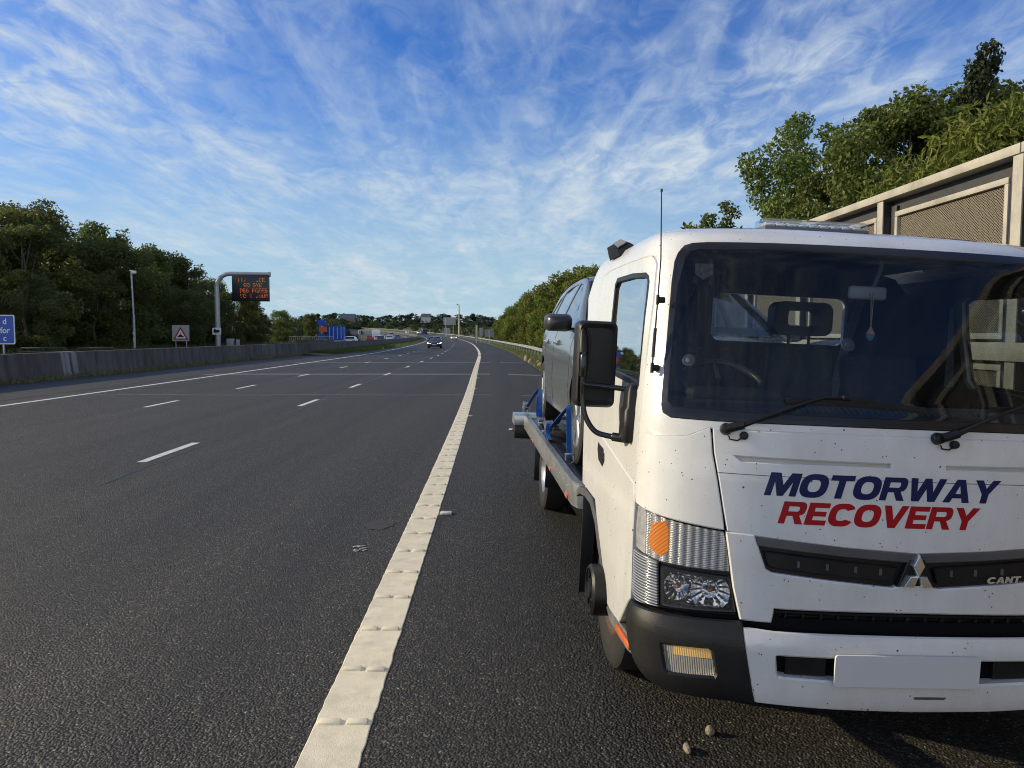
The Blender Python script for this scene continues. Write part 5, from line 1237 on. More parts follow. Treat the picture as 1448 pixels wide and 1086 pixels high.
# --- trees
def leaf_mesh(name, clumps, n, size, seed, asp=.55, droop=.0, up=.25):
    """n separate leaves spread through clumps (x, y, z, r)"""
    r_ = np.random.default_rng(seed); C = np.array(clumps, float); wt = C[:, 3]**2; wt /= wt.sum()
    i = r_.choice(len(C), n, p=wt)
    dv = r_.normal(size=(n, 3)); dv /= np.linalg.norm(dv, axis=1)[:, None]
    rad = C[i, 3]*r_.uniform(.25, 1., n)**.55
    pos = C[i, :3]+dv*rad[:, None]*np.array([1, 1, .85])
    nrm = dv*.7+r_.normal(size=(n, 3))*.75; nrm[:, 2] += up; nrm /= np.linalg.norm(nrm, axis=1)[:, None]
    t = r_.normal(size=(n, 3)); t[:, 2] -= droop; t -= nrm*(t*nrm).sum(1)[:, None]; t /= np.linalg.norm(t, axis=1)[:, None]
    b = np.cross(nrm, t); s_ = size*r_.uniform(.6, 1.35, n)[:, None]
    V = np.zeros((n, 4, 3)); V[:, 0] = pos; V[:, 1] = pos+t*s_*.5+b*s_*asp*.5+nrm*s_*.08; V[:, 2] = pos+t*s_; V[:, 3] = pos+t*s_*.5-b*s_*asp*.5+nrm*s_*.08
    me = bpy.data.meshes.new(name); me.from_pydata(V.reshape(-1, 3).tolist(), [], np.arange(4*n).reshape(-1, 4).tolist()); me.update(); return me
def crown_clumps(seed, h, rw, base, n, shape='round', cr_=.22):
    """clump centres on limbs; crown from base to h, half-width rw"""
    q = random.Random(seed); out = []; limbs = []
    for k in range(n):
        t = q.random()**.8; z = base+(h-base)*t
        if shape == 'round': env = rw*math.sqrt(max(1-((t-.42)/.60)**2, .02))
        elif shape == 'cone': env = rw*(1.02-t)**.75
        else: env = rw*(.75+.25*math.sin(3*t+seed))*(1 if t < .8 else (1.15-t)/.35)
        a = q.uniform(0, 2*math.pi); rr_ = env*q.uniform(.35, 1.05); r0 = rw*cr_*q.uniform(.55, 1.3)
        p = (rr_*math.cos(a), rr_*math.sin(a), z); out.append((*p, r0)); limbs.append(p)
    return out, limbs
BARK = mat('tree_bark', (.10, .08, .06), .9, var=.35, scale=10, bump=.6, bscale=30)
def trunk_mesh(h, r_, limbs, seed, nl=16):
    mb = MB(); q = random.Random(seed); top = h*.86
    pts = [Vector((.02*h*math.sin(k*1.3+seed), .02*h*math.cos(k*1.1+seed), top*k/6)) for k in range(7)]
    mb.tube(pts, [r_*(1-.13*k) for k in range(7)], 9)
    for p in limbs[:nl]:
        z0 = max(p[2]*q.uniform(.45, .8), .4); k = min(int(z0/top*6), 5); s_ = pts[k].lerp(pts[k+1], z0/top*6-k)
        e = Vector(p); m_ = s_.lerp(e, .5)+Vector((0, 0, -.05*h*q.random())); mb.tube([s_, m_, e], [r_*.35, r_*.22, r_*.08], 6)
    bmesh.ops.recalc_face_normals(mb.bm, faces=mb.bm.faces[:])
    for f in mb.bm.faces: f.smooth = True
    me = bpy.data.meshes.new('trunk'); mb.bm.to_mesh(me); mb.bm.free(); me.materials.append(BARK); return me
def make_kind(seed, h, rw, base, ncl, nleaf, size, mt, shape='round', cr_=.22, asp=.55, droop=0., tr=.16, nl=16, low=0):
    cl, limbs = crown_clumps(seed, h, rw, base, ncl, shape, cr_)
    if low: cl += [(rw*.8*math.cos(k*2.4)*(.4+.6*((k*7)%5)/4), rw*.8*math.sin(k*2.4)*(.4+.6*((k*7)%5)/4), .12*h*(.5+(k%3)*.5), rw*cr_*1.1) for k in range(low)]
    me = leaf_mesh('crown', cl, nleaf, size, seed, asp, droop); me.materials.append(mt)
    return me, trunk_mesh(h, tr, limbs, seed, nl), h
def plant(name, label, cat, kind, x, d, z, H, W=1., rz=0., group=None):
    cme, tme, h = kind; s_ = H/h
    t = thing(name, label, cat, (x, d, z), rz, group); t.scale = (s_*W, s_*W, s_)
    for nm, me in (('crown', cme), ('trunk', tme)):
        o = bpy.data.objects.new(nm, me); COL.objects.link(o); o.parent = t
    return t
LDARK = leafmat('dark_tree_leaves', (.062, .088, .024), (.16, .18, .045), .48, .25)
LMID = leafmat('hedge_leaves', (.085, .125, .020), (.22, .24, .045), .38, .35)
LBRIGHT = leafmat('young_leaves', (.12, .17, .026), (.27, .29, .06), .42, .8)
LRIGHT = leafmat('broad_leaves', (.075, .115, .026), (.19, .23, .055), .35, .8)
LFAR = leafmat('distant_leaves', (.05, .075, .022), (.11, .13, .04), .3, .2)
LFARD = leafmat('distant_dark_leaves', (.025, .042, .022), (.055, .075, .035), .3, .2)
KL = [make_kind(40+k, 12., 4.6, .6, 70, 15000, .34, LDARK, sh, .21, .5, .3, .22, 16, 14) for k, sh in enumerate(('round', 'hedge', 'round', 'hedge'))]
KH = [make_kind(60+k, 6., 2.6, .1, 60, 13000, .22, m_, sh, .22, .5, .1, .12) for k, (sh, m_) in enumerate((('hedge', LMID), ('round', LMID), ('hedge', LBRIGHT), ('hedge', LMID)))]
KF = [make_kind(80+k, 8., 3.2, .2, 26, 2200, .55, m_, sh, .30, .6, 0, .2, 6, 6) for k, (sh, m_) in enumerate((('round', LFAR), ('hedge', LFARD), ('round', LFARD), ('cone', LFARD)))]
qt = random.Random(77)
# left-hand wood beyond the far carriageway, nearest first
LT = [(-1.5, 52, 10.6), (2, 62, 11.5), (-3, 60, 12.4), (1, 71, 13.4), (4, 66, 11.5), (-2, 77, 13.8), (2, 84, 13.8), (6, 80, 10.5), (-1, 91, 13.4), (3, 98, 12.0), (-1, 106, 10.4), (2, 113, 9.4), (-2, 121, 8.2), (3, 128, 7.6), (0, 138, 7.0), (2, 150, 6.6), (-2, 164, 6.4), (1, 178, 6.2), (9, 58, 6.4), (9, 88, 7.), (8, 104, 7.), (3, 92, 11.6), (4, 101, 10.6), (3, 109, 9.6), (5, 117, 8.4), (5, 78, 10.5), (-9, 46, 10.), (-12, 56, 12.), (-9, 68, 13.), (-8, 79, 13.4), (-8, 88, 13.), (-8, 97, 12.6), (-7, 108, 11.), (-8, 120, 9.), (5, 54, 6.4), (6, 64, 6.), (5, 94, 6.4), (5, 111, 5.8), (6, 126, 5.4), (7, 72, 8.), (7, 118, 6.2)]
LTL = {0: 'dark tree at the left edge of the wood, behind the blue sign', 6: 'tall dark tree behind the warning triangle sign', 9: 'dark tree standing behind the curved post of the message sign'}
for i, (dx, d, H) in enumerate(LT):
    x = edge(d)-44+dx-(8 if d < 70 else 0); x = -46-.02*d+dx
    lab = LTL.get(i, 'dark leafy tree in the wood beyond the far carriageway')
    plant('dark_tree', lab, 'tree', KL[i % 4], x, d, zr(d)+.1, H*qt.uniform(.94, 1.04), qt.uniform(.95, 1.25), qt.uniform(0, 6.28), 'dark trees of the left-hand wood')
# hedge along the right verge
HT = [(7.6, 24, 4.6), (8.6, 29, 5.4), (7.4, 35, 4.8), (8.8, 40, 5.8), (7.3, 46, 5.2), (9., 52, 6.2), (7.3, 58, 5.9), (9.4, 64, 6.8), (7.4, 71, 6.4), (9., 78, 7.2), (7.4, 86, 6.7), (9.3, 94, 7.4), (7.4, 103, 6.8), (9., 112, 7.4), (7.5, 122, 6.6), (9, 133, 7.), (7.6, 145, 6.2), (8.5, 158, 6.), (7.8, 172, 5.), (8, 188, 4.2), (8, 206, 3.6), (8.5, 226, 3.4), (8.5, 250, 3.2), (9, 275, 3.4), (13, 60, 7.4), (14, 90, 7.6)]
for i, (o_, d, H) in enumerate(HT):
    v = P3(d, o_); lab = {4: 'bright young bush behind the brown end post of the crash barrier'}.get(i, 'sunlit green bush in the hedge behind the crash barrier')
    plant('hedge_bush', lab, 'bush', KH[i % 4], v.x, v.y, zr(d)+.1, H*qt.uniform(.93, 1.05), qt.uniform(.95, 1.2), qt.uniform(0, 6.28), 'bushes of the right-hand hedge')
# trees behind the mesh fence
KR1 = make_kind(101, 7.7, 1.75, 1.5, 56, 19000, .135, LRIGHT, 'round', .24, .5, .2, .09, 26, 8)
KR2 = make_kind(102, 8.0, 2.6, 1.2, 74, 24000, .15, leafmat('glossy_dark_leaves', (.068, .10, .022), (.17, .20, .042), .3, .8), 'round', .21, .62, .1, .15, 30)
KR3 = make_kind(103, 8.6, 1.5, 1.5, 32, 9500, .13, leafmat('dark_spire_leaves', (.022, .040, .018), (.055, .078, .026), .3, .8), 'cone', .24, .6, .1, .11, 20)
KR4 = make_kind(104, 5.4, 2.4, .8, 64, 15000, .215, LBRIGHT, 'hedge', .22, .24, .9, .09, 26)
KR5 = make_kind(105, 6.2, .9, 2.0, 14, 1500, .13, LRIGHT, 'round', .26, .6, .1, .05, 14)
plant('young_tree', 'airy green tree showing above the middle of the truck roof', 'tree', KR1, 8.5, 22, -.2, 7.9, 1.05, .4)
plant('broadleaf_tree', 'dense dark tree behind the mesh fence, left of the pointed one', 'tree', KR2, 9.6, 18.2, -.2, 7.3, .95, 1.0)
plant('broadleaf_tree', 'dense dark tree right behind the pointed tree at the right edge', 'tree', KR2, 11.6, 18.8, -.2, 7.7, 1.0, 2.9)
plant('pointed_tree', 'tall pointed dark tree rising highest above the mesh fence', 'tree', KR3, 10.75, 17.2, -.2, 8.25, .80, 2.0)
plant('willow', 'pale green tree with long drooping leaves just behind the mesh fence', 'tree', KR4, 8.5, 12.6, -.2, 5.45, .95, .3)
plant('willow', 'narrow-leaved pale tree lower behind the fence, toward the truck roof', 'tree', KR4, 8.1, 14.4, -.2, 5.0, .85, 2.3)
plant('broadleaf_tree', 'low dark tree filling the gap between the airy tree and the tall dark trees', 'tree', KR2, 8.9, 20.2, -.2, 6.3, .8, 4.0)
plant('sapling', 'thin sapling whose top pokes over the truck roof left of the airy tree', 'tree', KR5, 6.75, 24, -.2, 5.9, 1., 1.2)
# far trees: behind the bend, in rows
far = []
for k in range(46): far.append((374+k*7.4+qt.uniform(-3, 3), qt.uniform(690, 800), qt.uniform(8.5, 13.), (1, 2, 2)[k % 3] if k % 5 else 3, qt.uniform(1.2, 1.9)))
for k in range(40): far.append((376+k*8.4+qt.uniform(-3, 3), qt.uniform(600, 690), qt.uniform(4.5, 8.), (0, 1, 0, 1)[k % 4], qt.uniform(1.6, 2.3)))
for k in range(18): far.append((396+k*6.3, qt.uniform(330, 420), qt.uniform(4.5, 7.5), (0, 1, 0, 1)[k % 4], qt.uniform(1.2, 1.8)))
for i, (px, d, H, kd, W_) in enumerate(far):
    x = (px-724)/1045*d
    if -37 < x-edge(d) < 7: continue
    plant('distant_tree', 'small distant tree on the skyline beyond the bend', 'tree', KF[kd], x, d, zr(d)-1.0, H, W_, qt.uniform(0, 6.28), 'distant trees beyond the bend')
for i in range(24):
    d = 300+i*17; v = P3(d, 9+qt.uniform(0, 7)); plant('distant_bush', 'small pale green bush on the outside of the far bend', 'bush', KF[0], v.x, d, zr(d)-.2, qt.uniform(3.4, 6.5), 1.2, qt.uniform(0, 6.28), 'bushes outside the far bend')
for i in range(14):
    d = 190+i*16; v = P3(d, -40-qt.uniform(0, 8)); plant('distant_tree', 'dark tree beside the far carriageway before the bend', 'tree', KF[i % 3], v.x, d, zr(d)-.2, qt.uniform(5, 8.), 1.3, qt.uniform(0, 6.28), 'trees beside the far carriageway')
# --- mesh-panelled parapet fence on the right
FPALE = mat('pale_fence_paint', (.42, .39, .33), .55, var=.16, scale=5, dirt=(.17, .14, .10), dirt_amt=.65)
FDARK = mat('dark_fence_steel', (.045, .045, .048), .6, var=.2)
def meshmat():
    m, nt, p, out = new_mat('expanded_metal_infill')
    tc = N(nt, 'ShaderNodeTexCoord'); sp = N(nt, 'ShaderNodeSeparateXYZ'); L(nt, tc.outputs['Object'], sp.inputs[0])
    cb_ = N(nt, 'ShaderNodeCombineXYZ'); L(nt, sp.outputs[1], cb_.inputs[0]); L(nt, sp.outputs[2], cb_.inputs[1])
    nz = N(nt, 'ShaderNodeTexNoise', i_Scale=9., i_Detail=3.); L(nt, cb_.outputs[0], nz.inputs['Vector'])
    mxv = N(nt, 'ShaderNodeMixRGB'); mxv.inputs[0].default_value = .02; L(nt, cb_.outputs[0], mxv.inputs[1]); L(nt, nz.outputs[1], mxv.inputs[2])
    hs = []
    for rot in (38, -38):
        mp = N(nt, 'ShaderNodeMapping'); mp.inputs['Rotation'].default_value = (0, 0, R(rot)); L(nt, mxv.outputs[0], mp.inputs[0])
        w_ = N(nt, 'ShaderNodeTexWave', i_Scale=19., i_Distortion=1.8, wave_type='BANDS', bands_direction='Y'); w_.inputs['Detail'].default_value = 1; L(nt, mp.outputs[0], w_.inputs['Vector']); hs.append(w_.outputs[0])
    mxm = N(nt, 'ShaderNodeMath', operation='MAXIMUM'); L(nt, hs[0], mxm.inputs[0]); L(nt, hs[1], mxm.inputs[1])
    r = ramp(nt, mxm.outputs[0], [(.45, (.085, .072, .054)), (.85, (.33, .28, .21))]); L(nt, r.outputs[0], p.inputs['Base Color'])
    bp = N(nt, 'ShaderNodeBump', i_Strength=1., i_Distance=.02); L(nt, mxm.outputs[0], bp.inputs['Height']); L(nt, bp.outputs[0], p.inputs['Normal']); p.inputs['Roughness'].default_value = .8
    return m
MESHM = meshmat()
fx = lambda d: 3.60-.023*d
fe = thing('parapet_fence', 'tall steel parapet fence with tan mesh panels beside the truck', 'fence', (fx(6), 6, -.12)); o0 = Vector(fe.location)
rz = math.atan(.023)
def fb(mb, d0, d1, x, z0, z1, th, bev=.004):
    dm = (d0+d1)/2; mb.box(Vector((fx(dm)+x, dm, (z0+z1)/2))-o0, (th, d1-d0, z1-z0), bev, Matrix.Rotation(rz, 3, 'Z'))
mb = MB(); fb(mb, -6, 5.06, 0, 2.875, 2.945, .13); fb(mb, 5.07, 19.0, 0, 2.875, 2.945, .13); mb.build('top_rail', FPALE, fe)
mb = MB(); fb(mb, -6, 19, .055, 2.745, 2.874, .012); mb.build('shaded_rail_web', FDARK, fe)  # plate under the top rail, its shade given by the dark colour
mb = MB(); fb(mb, -6, 19, -.045, 1.47, 1.60, .07); mb.build('middle_rail', FPALE, fe)
mb = MB(); fb(mb, -6, 19, .05, .0, .35, .25); mb.build('base_plinth', CONC, fe)
fd = 3.3-1.8*5
while fd < 19:
    mb = MB(); fb(mb, fd-.05, fd+.05, -.045, .30, 2.872, .014); po = mb.build('post', FPALE, fe)
    mb = MB(); fb(mb, fd-.008, fd+.008, .012, .30, 2.86, .098); fb(mb, fd-.06, fd+.06, .07, .30, 2.872, .014); mb.build('post_web', FDARK, po)
    mb = MB(); fb(mb, fd+.062, fd+.17, .03, .34, 2.82, .02); mb.build('post_cover', FDARK, fe)
    mb = MB(); fb(mb, fd-.15, fd-.065, .03, .34, 2.82, .02); fb(mb, fd-.13, fd-.09, -.0, 2.42, 2.50, .05); mb.build('post_cover', FDARK, fe)
    for z0, z1 in ((1.62, 2.76), (.40, 1.44)):
        mb = MB(); fb(mb, fd+.21, fd+1.61, .045, z0+.03, z1-.03, .012, 0); pn = mb.build('mesh_panel', MESHM, fe)
        mb = MB(); fb(mb, fd+.17, fd+1.65, .03, z1-.045, z1, .05); fb(mb, fd+.17, fd+1.65, .03, z0, z0+.045, .05); fb(mb, fd+.17, fd+.21, .03, z0+.046, z1-.046, .05); fb(mb, fd+1.61, fd+1.65, .03, z0+.046, z1-.046, .05); mb.build('panel_frame', FPALE, pn)
    fd += 1.8
# brown end post by the rail
mb = MB(); v = P3(47, 5.0); mb.box((0, 0, .75), (.85, .25, 1.35), .02); o = mb.build('marker_board', mat('rusty_brown_board', (.13, .075, .05), .8, var=.3, scale=4), None, (v.x, v.y, zr(47)+.15)); tag(o, 'rusty brown board standing behind the crash barrier beside the grey car', 'board')
# --- signs, posts
POSTM = mat('grey_steel_post', (.40, .41, .42), .5, .5, var=.12, scale=3)
RAILD = mat('dull_green_grey_rail', (.05, .058, .05), .6, .1, var=.2, scale=3)
SBACK = mat('sign_back', (.30, .32, .33), .55, .3, var=.12, scale=2)
SBLUE = mat('blue_sign_face', (.008, .07, .40), .35, var=.1); SWHITE = mat('white_sign_face', (.75, .76, .76), .4, var=.06); SRED = mat('red_sign_border', (.45, .02, .025), .4, var=.1); SBLK = mat('black_sign_symbol', (.012, .012, .014), .5)
SGREY = mat('grey_sign_backing', (.36, .37, .37), .5, var=.08)
def text_mesh(txt, size, bold=.0):
    cu = bpy.data.curves.new('txt', 'FONT'); cu.body = txt; cu.size = size; cu.offset = bold; cu.extrude = .003; o = bpy.data.objects.new('txt', cu); COL.objects.link(o)
    me = bpy.data.meshes.new_from_object(o.evaluated_get(bpy.context.evaluated_depsgraph_get())); bpy.data.objects.remove(o); return me
def plate(mb, x0, z0, x1, z1, y, th, r_=.05): mb.prism([rrect(x0, z0, x1, z1, r_)], lambda x, z: Vector((x, y, z)), lambda x, z: Vector((x, y+th, z)))
# blue advice sign at the left edge
t = thing('blue_sign', 'blue motorway advice sign with white lettering at the left edge of the view', 'sign', (-31.4, 45, .1))
mb = MB(); plate(mb, -1.6, 1.0, 1.2, 2.78, 0, .03, .09); mb.build('sign_border', SWHITE, t)
mb = MB(); plate(mb, -1.54, 1.06, 1.14, 2.72, -.006, .004, .07); mb.build('sign_face', SBLUE, t)
for txt, x, z in (('d', .48, 2.22), ('for', .55, 1.68), ('c', .48, 1.20)):
    me = text_mesh(txt, .50, .006); o = link('lettering', me, SWHITE, t); o.rotation_euler = (math.pi/2, 0, 0); o.location = (x if txt != 'for' else .32+.0, -.012, z)
for x in (-1.2, .45): mb = MB(); mb.cyl((x, .06, -.2), (x, .06, 2.5), .05, n=12); mb.build('post', POSTM, t)
# triangle warning sign
t = thing('warning_sign', 'red bordered warning triangle on a grey backing board', 'sign', (-34.0, 76, .1))
mb = MB(); plate(mb, -.88, .95, .88, 2.58, 0, .03, .06); mb.build('sign_backing', SGREY, t)
def tri(s_, cz): return [(-.80*s_, cz-.46*s_), (.80*s_, cz-.46*s_), (0, cz+.90*s_)]
mb = MB(); mb.prism([tri(.98, 1.55)], lambda x, z: Vector((x, -.012, z)), lambda x, z: Vector((x, -.003, z))); mb.build('red_triangle', SRED, t)
mb = MB(); mb.prism([tri(.68, 1.53)], lambda x, z: Vector((x, -.018, z)), lambda x, z: Vector((x, -.013, z))); mb.build('white_triangle', SWHITE, t)
mb = MB(); f0 = lambda x, z: Vector((x, -.026, z)); f1 = lambda x, z: Vector((x, -.019, z))
mb.prism([[(-.32, 1.36), (.32, 1.36), (.32, 1.46), (.18, 1.48), (.08, 1.60), (-.14, 1.60), (-.22, 1.48), (-.32, 1.46)]], f0, f1); mb.prism([[(-.10, 1.62), (.02, 1.62), (.10, 1.78), (.04, 1.78)]], f0, f1); mb.build('symbol', SBLK, t)
for x in (-.55, .55): mb = MB(); mb.cyl((x, .07, -.2), (x, .07, 2.3), .045, n=10); mb.build('post', POSTM, t)
# camera mast
t = thing('camera_mast', 'slim grey camera mast standing in front of the left-hand wood', 'mast', (-35.7, 70, .1))
mb = MB(); mb.cyl((0, 0, 0), (0, 0, 3.2), .12, .11, 14); mb.cyl((0, 0, 3.2), (-.08, 0, 7.5), .085, .07, 12); mb.build('pole', POSTM, t)
mb = MB(); mb.box((.18, -.1, 7.45), (.42, .30, .28), .05); mb.box((-.08, 0, 7.60), (.3, .18, .1), .03); mb.build('camera_head', SWHITE, t)
# message sign on its bent post
t = thing('message_sign', 'cantilevered black electronic message sign with glowing orange characters', 'sign', (-33.75, 85, .1))
mb = MB(); pts = [Vector((0, 0, 0)), Vector((0, 0, 5.2))]+[Vector((1.55-1.55*math.cos(R(a)), 0, 7.0+1.55*math.sin(R(a)))) for a in range(0, 91, 15)]+[Vector((6.1, 0, 8.50))]
mb.tube(pts, [.30, .28]+[.25]*7+[.22], 18); mb.cyl((6.0, 0, 8.48), (6.15, 0, 8.48), .30, .30, 16); mb.build('post', POSTM, t)
mb = MB(); mb.box((3.95, -.12, 6.90), (4.15, .55, 3.0), .06); mb.build('display_case', mat('black_display', (.010, .011, .016), .4, var=.2), t)
FONT5 = {'I': '00100001000010000100001000010000100', '1': '00100011000010000100001000010001110', '7': '11111000010001000100010000100001000', 'J': '00111000100001000010000101001001100', 'C': '01110100011000010000100001000101110', 'E': '11111100001000011110100001000011111', '0': '01110100011000110001100011000101110', '6': '01110100001000011110100011000101110', 'Y': '10001100010101000100001000010000100', 'D': '11100100101000110001100011001011100', 'F': '11111100001000011110100001000010000', 'R': '11110100011000111110101001001010001', 'G': '01110100001000010111100011000101110', '.': '00000000000000000000000000110001100', '/': '00001000100001000100001000100010000', 'U': '10001100011000110001100011000101110', 'H': '10001100011000111111100011000110001'}
mb = MB(); px_ = .062
for row, (txt, x0) in enumerate((('II/   .CE', .62), ('  60 GYE', .60), (' DEG F0RE6', .52), (' CO I .0UR', .55))):
    for i, ch in enumerate(txt):
        g = FONT5.get(ch if ch != 'O' else '0')
        if not g: continue
        for k, b in enumerate(g):
            if b == '1' and qt.random() > .22:
                x = 1.95+x0+i*px_*5.7+(k % 5)*px_; z = 8.02-row*.60-(k//5)*px_*1.05
                mb.box((x, -.402, z), (px_*.62, .012, px_*.66))
mb.build('led_characters', emis('orange_leds', (1., .17, .02), .55), t)
mb = MB(); mb.box((0, -.33, 2.0), (1.0, .04, .80), .01); sq = mb.build('camera_sign', SWHITE, t)
mb = MB(); mb.box((-.08, -.357, 2.0), (.5, .008, .32), .02); mb.box((.26, -.357, 2.02), (.16, .008, .30), .02); mb.box((-.2, -.357, 2.2), (.2, .008, .14), .02); mb.build('camera_symbol', SBLK, sq)
for x, h, w_ in ((1.3, 1.1, .75), (2.15, 1.0, .28)):
    mb = MB(); mb.box((0, 0, h/2), (w_, .5, h), .03); mb.box((0, -.256, h*.55), (w_*.8, .012, h*.75), .004); o = mb.build('roadside_cabinet', SBACK, None, (-33.75+x, 85.3, .15)); tag(o, 'wide grey equipment cabinet at the foot of the message sign' if w_ > .5 else 'narrow grey equipment cabinet right of the wide one', 'cabinet')
# tubular hand rails behind the barrier
for (x0, x1, d, lab) in ((-29.6, -26.8, 44.5, 'left tubular hand rail behind the concrete barrier'), (-26.2, -23.9, 44.5, 'right tubular hand rail behind the concrete barrier')):
    t = thing('hand_rail', lab, 'railing', ((x0+x1)/2, d, .1), 0, 'tubular hand rails'); w_ = (x1-x0)/2
    mb = MB(); mb.tube([(-w_, 0, 0), (-w_, 0, .70), (-w_+.1, 0, .78), (w_-.1, 0, .78), (w_, 0, .70), (w_, 0, 0)], .03, 8); mb.build('frame', RAILD, t)
    mb = MB(); mb.tube([(-w_, 0, .55), (w_, 0, .55)], .025, 8); mb.tube([(0, 0, 0), (0, 0, .78)], .025, 8); mb.build('cross_rail', RAILD, t)
# slatted parapet farther along the far side
t = thing('slatted_parapet', 'pale slatted parapet railing on the far side before the bend', 'railing', (-41, 138, .2))
mb = MB(); mb.box((3.6, 0, .05), (8.4, .12, 1.0), .02); mb.build('wall', CONC, t)
mb = MB(); mb.box((3.6, 0, 1.20), (8.4, .1, .08)); 
for k in range(22): mb.box((-.5+k*.39, 0, .86), (.05, .05, .62))
mb.build('slat', FPALE, t)
# big blue direction sign with its mixed panel, small round sign
t = thing('direction_sign', 'large blue direction sign with white stripes of lettering beyond the barrier', 'sign', (-35.6, 150, .2))
mb = MB(); plate(mb, -1.9, .4, 1.9, 3.35, 0, .05, .05); mb.build('sign_face', SBLUE, t)
mb = MB()
for x in (-1.35, -.55, .25, 1.0, 1.6): mb.box((x, -.006, 1.9), (.16, .01, 2.3))
mb.build('lettering', mat('pale_blue_lettering', (.25, .38, .66), .4), t)
for x in (-1.2, 1.2): mb = MB(); mb.cyl((x, .1, -.4), (x, .1, 3.1), .08, n=10); mb.build('post', POSTM, t)
t = thing('lane_sign', 'tall narrow sign of red and blue panels left of the blue direction sign', 'sign', (-38.0, 148, .2))
for z, m_, dx in ((3.9, SBLUE, 0), (2.6, mat('orange_red_panel', (.55, .09, .03), .4), .25), (1.1, SBLUE, -.05)): mb = MB(); plate(mb, -.75+dx, z-.55, .75+dx, z+.55, 0, .04, .08); mb.build('panel', m_, t)
mb = MB(); mb.cyl((0, .08, -.4), (0, .08, 4.2), .08, n=10); mb.build('post', POSTM, t)
t = thing('round_sign', 'small round blue sign on a post beyond the barrier', 'sign', (-36.0, 166, zr(166)))
mb = MB(); mb.cyl((0, -.02, 2.4), (0, .02, 2.4), .55, n=24); mb.build('disc', SBLUE, t); mb = MB(); mb.cyl((0, -.03, 2.4), (0, -.021, 2.4), .30, n=20); mb.build('disc_centre', SWHITE, t); mb = MB(); mb.cyl((0, .05, -.3), (0, .05, 2.6), .05, n=8); mb.build('post', POSTM, t)
# right-hand mast and the backs of signs
v = P3(300, 4.6); t = thing('camera_mast', 'tall pale mast at the right verge near the bend', 'mast', (v.x, 300, zr(300)))
mb = MB(); mb.cyl((0, 0, -.3), (0, 0, 6.6), .42, .40, 14); mb.cyl((0, 0, 6.6), (0, 0, 13.0), .26, .20, 12); mb.build('pole', FPALE, t); mb = MB(); mb.box((-.7, 0, 13.1), (.5, .5, .5), .08); mb.box((-.2, 0, 12.8), (.8, .12, .12)); mb.build('camera_head', SBACK, t)
def backsign(px, d, zc, w_, h, lab, posts=1, name='sign_back'):
    x = (px-724)/1045*d; t = thing(name, lab, 'sign', (x, d, zr(d)), 0)
    mb = MB(); plate(mb, -w_/2, zc-h/2, w_/2, zc+h/2, 0, .05, .04); 
    for q_ in (-.3, .3): mb.box((0, -.03, zc+q_*h), (w_*.96, .05, .06))
    mb.build('sign_plate', SBACK, t)
    for k in range(posts):
        xx = 0 if posts == 1 else (-w_*.3 if k == 0 else w_*.3); mb = MB(); mb.cyl((xx, -.10, -.3), (xx, -.10, zc+h*.4), .07 if d < 200 else .12, n=10); mb.build('post', POSTM, t)
backsign(674, 155, 2.2, .55, 3.2, 'narrow grey back of a sign at the right verge, left of the paired one')
backsign(680.5, 158, 2.4, .9, 1.6, 'grey back of a small sign hung beside the narrow one', 1)
backsign(692, 140, 2.0, 1.7, 1.4, 'wide grey back of a sign on one post nearest the hedge', 1)
backsign(636, 330, 6.6, 5.4, 3.4, 'large grey back of a sign high above the far verge', 2)
backsign(632, 318, 2.3, 2.6, 2.4, 'low grey back of a sign under the large high one', 1)
# distant buildings
def house(px, d, w_, h, rh, wall, roof_, lab):
    x = (px-724)/1045*d; t = thing('distant_building', lab, 'building', (x, d, zr(d)-.3))
    mb = MB(); mb.box((0, 0, h/2), (w_, 9, h)); wl = mb.build('wall', wall, t)
    mb = MB(); mb.prism([[(-4.9, h+.01), (4.9, h+.01), (0, h+rh)]], lambda y, z: Vector((-w_/2-.4, y, z)), lambda y, z: Vector((w_/2+.4, y, z))); mb.build('roof', roof_, t)
    for k in range(max(int(w_/3), 1)): mb = MB(); mb.box((-w_/2+1.5+k*3, -4.52, h*.55), (1.1, .06, 1.3)); mb.build('window', BLACKGL, t)
SLATE = mat('slate_roof', (.06, .075, .10), .6, var=.15, scale=.4); BRICKF = mat('distant_brick', (.20, .15, .12), .8, var=.15, scale=.3); RENDERF = mat('pale_render', (.5, .48, .44), .8, var=.08, scale=.3)
house(493, 680, 13, 7.5, 4.6, BRICKF, SLATE, 'distant dark slate roofed building above the trees on the left of the bend')
house(603, 690, 8, 9., 3.2, RENDERF, SLATE, 'small distant pale building on the skyline left of the high sign')
# --- traffic
def heading(d):
    return -math.atan2(edge(d+3)-edge(d-3), 6.)
cars = []
def traffic(label, paint_, px_off, d, toward=True, lamp=None, cat='car'):
    src = cars[0] if cars else None
    v = P3(d, px_off); rz_ = -heading(d) if False else heading(d)
    c = make_car('traffic_car', label, cat, CARPAINT[paint_], lamp or LAMPG) if src is None else copy_tree(src, label)
    c.location = (v.x, v.y, surf_z(d, px_off)+.002); c.rotation_mode = 'XYZ'; c.rotation_euler = (0, 0, rz_+(0 if toward else math.pi)); c['group'] = 'cars on the motorway'
    if src is not None:
        def rec(o):
            for s_ in o.material_slots:
                if s_.material == CARPAINT['black']: s_.link = 'OBJECT'; s_.material = CARPAINT[paint_]
                elif s_.material == HEADON: s_.link = 'OBJECT'; s_.material = lamp or LAMPG
            for ch in kids(o): rec(ch)
        rec(c)
    cars.append(c); return c
traffic('black car with lit headlights coming toward the view in the middle lane', 'black', -5.35, 93, True, HEADON)
traffic('cream white car coming round the bend behind the black car', 'cream', -2.4, 214, True, HEADON)
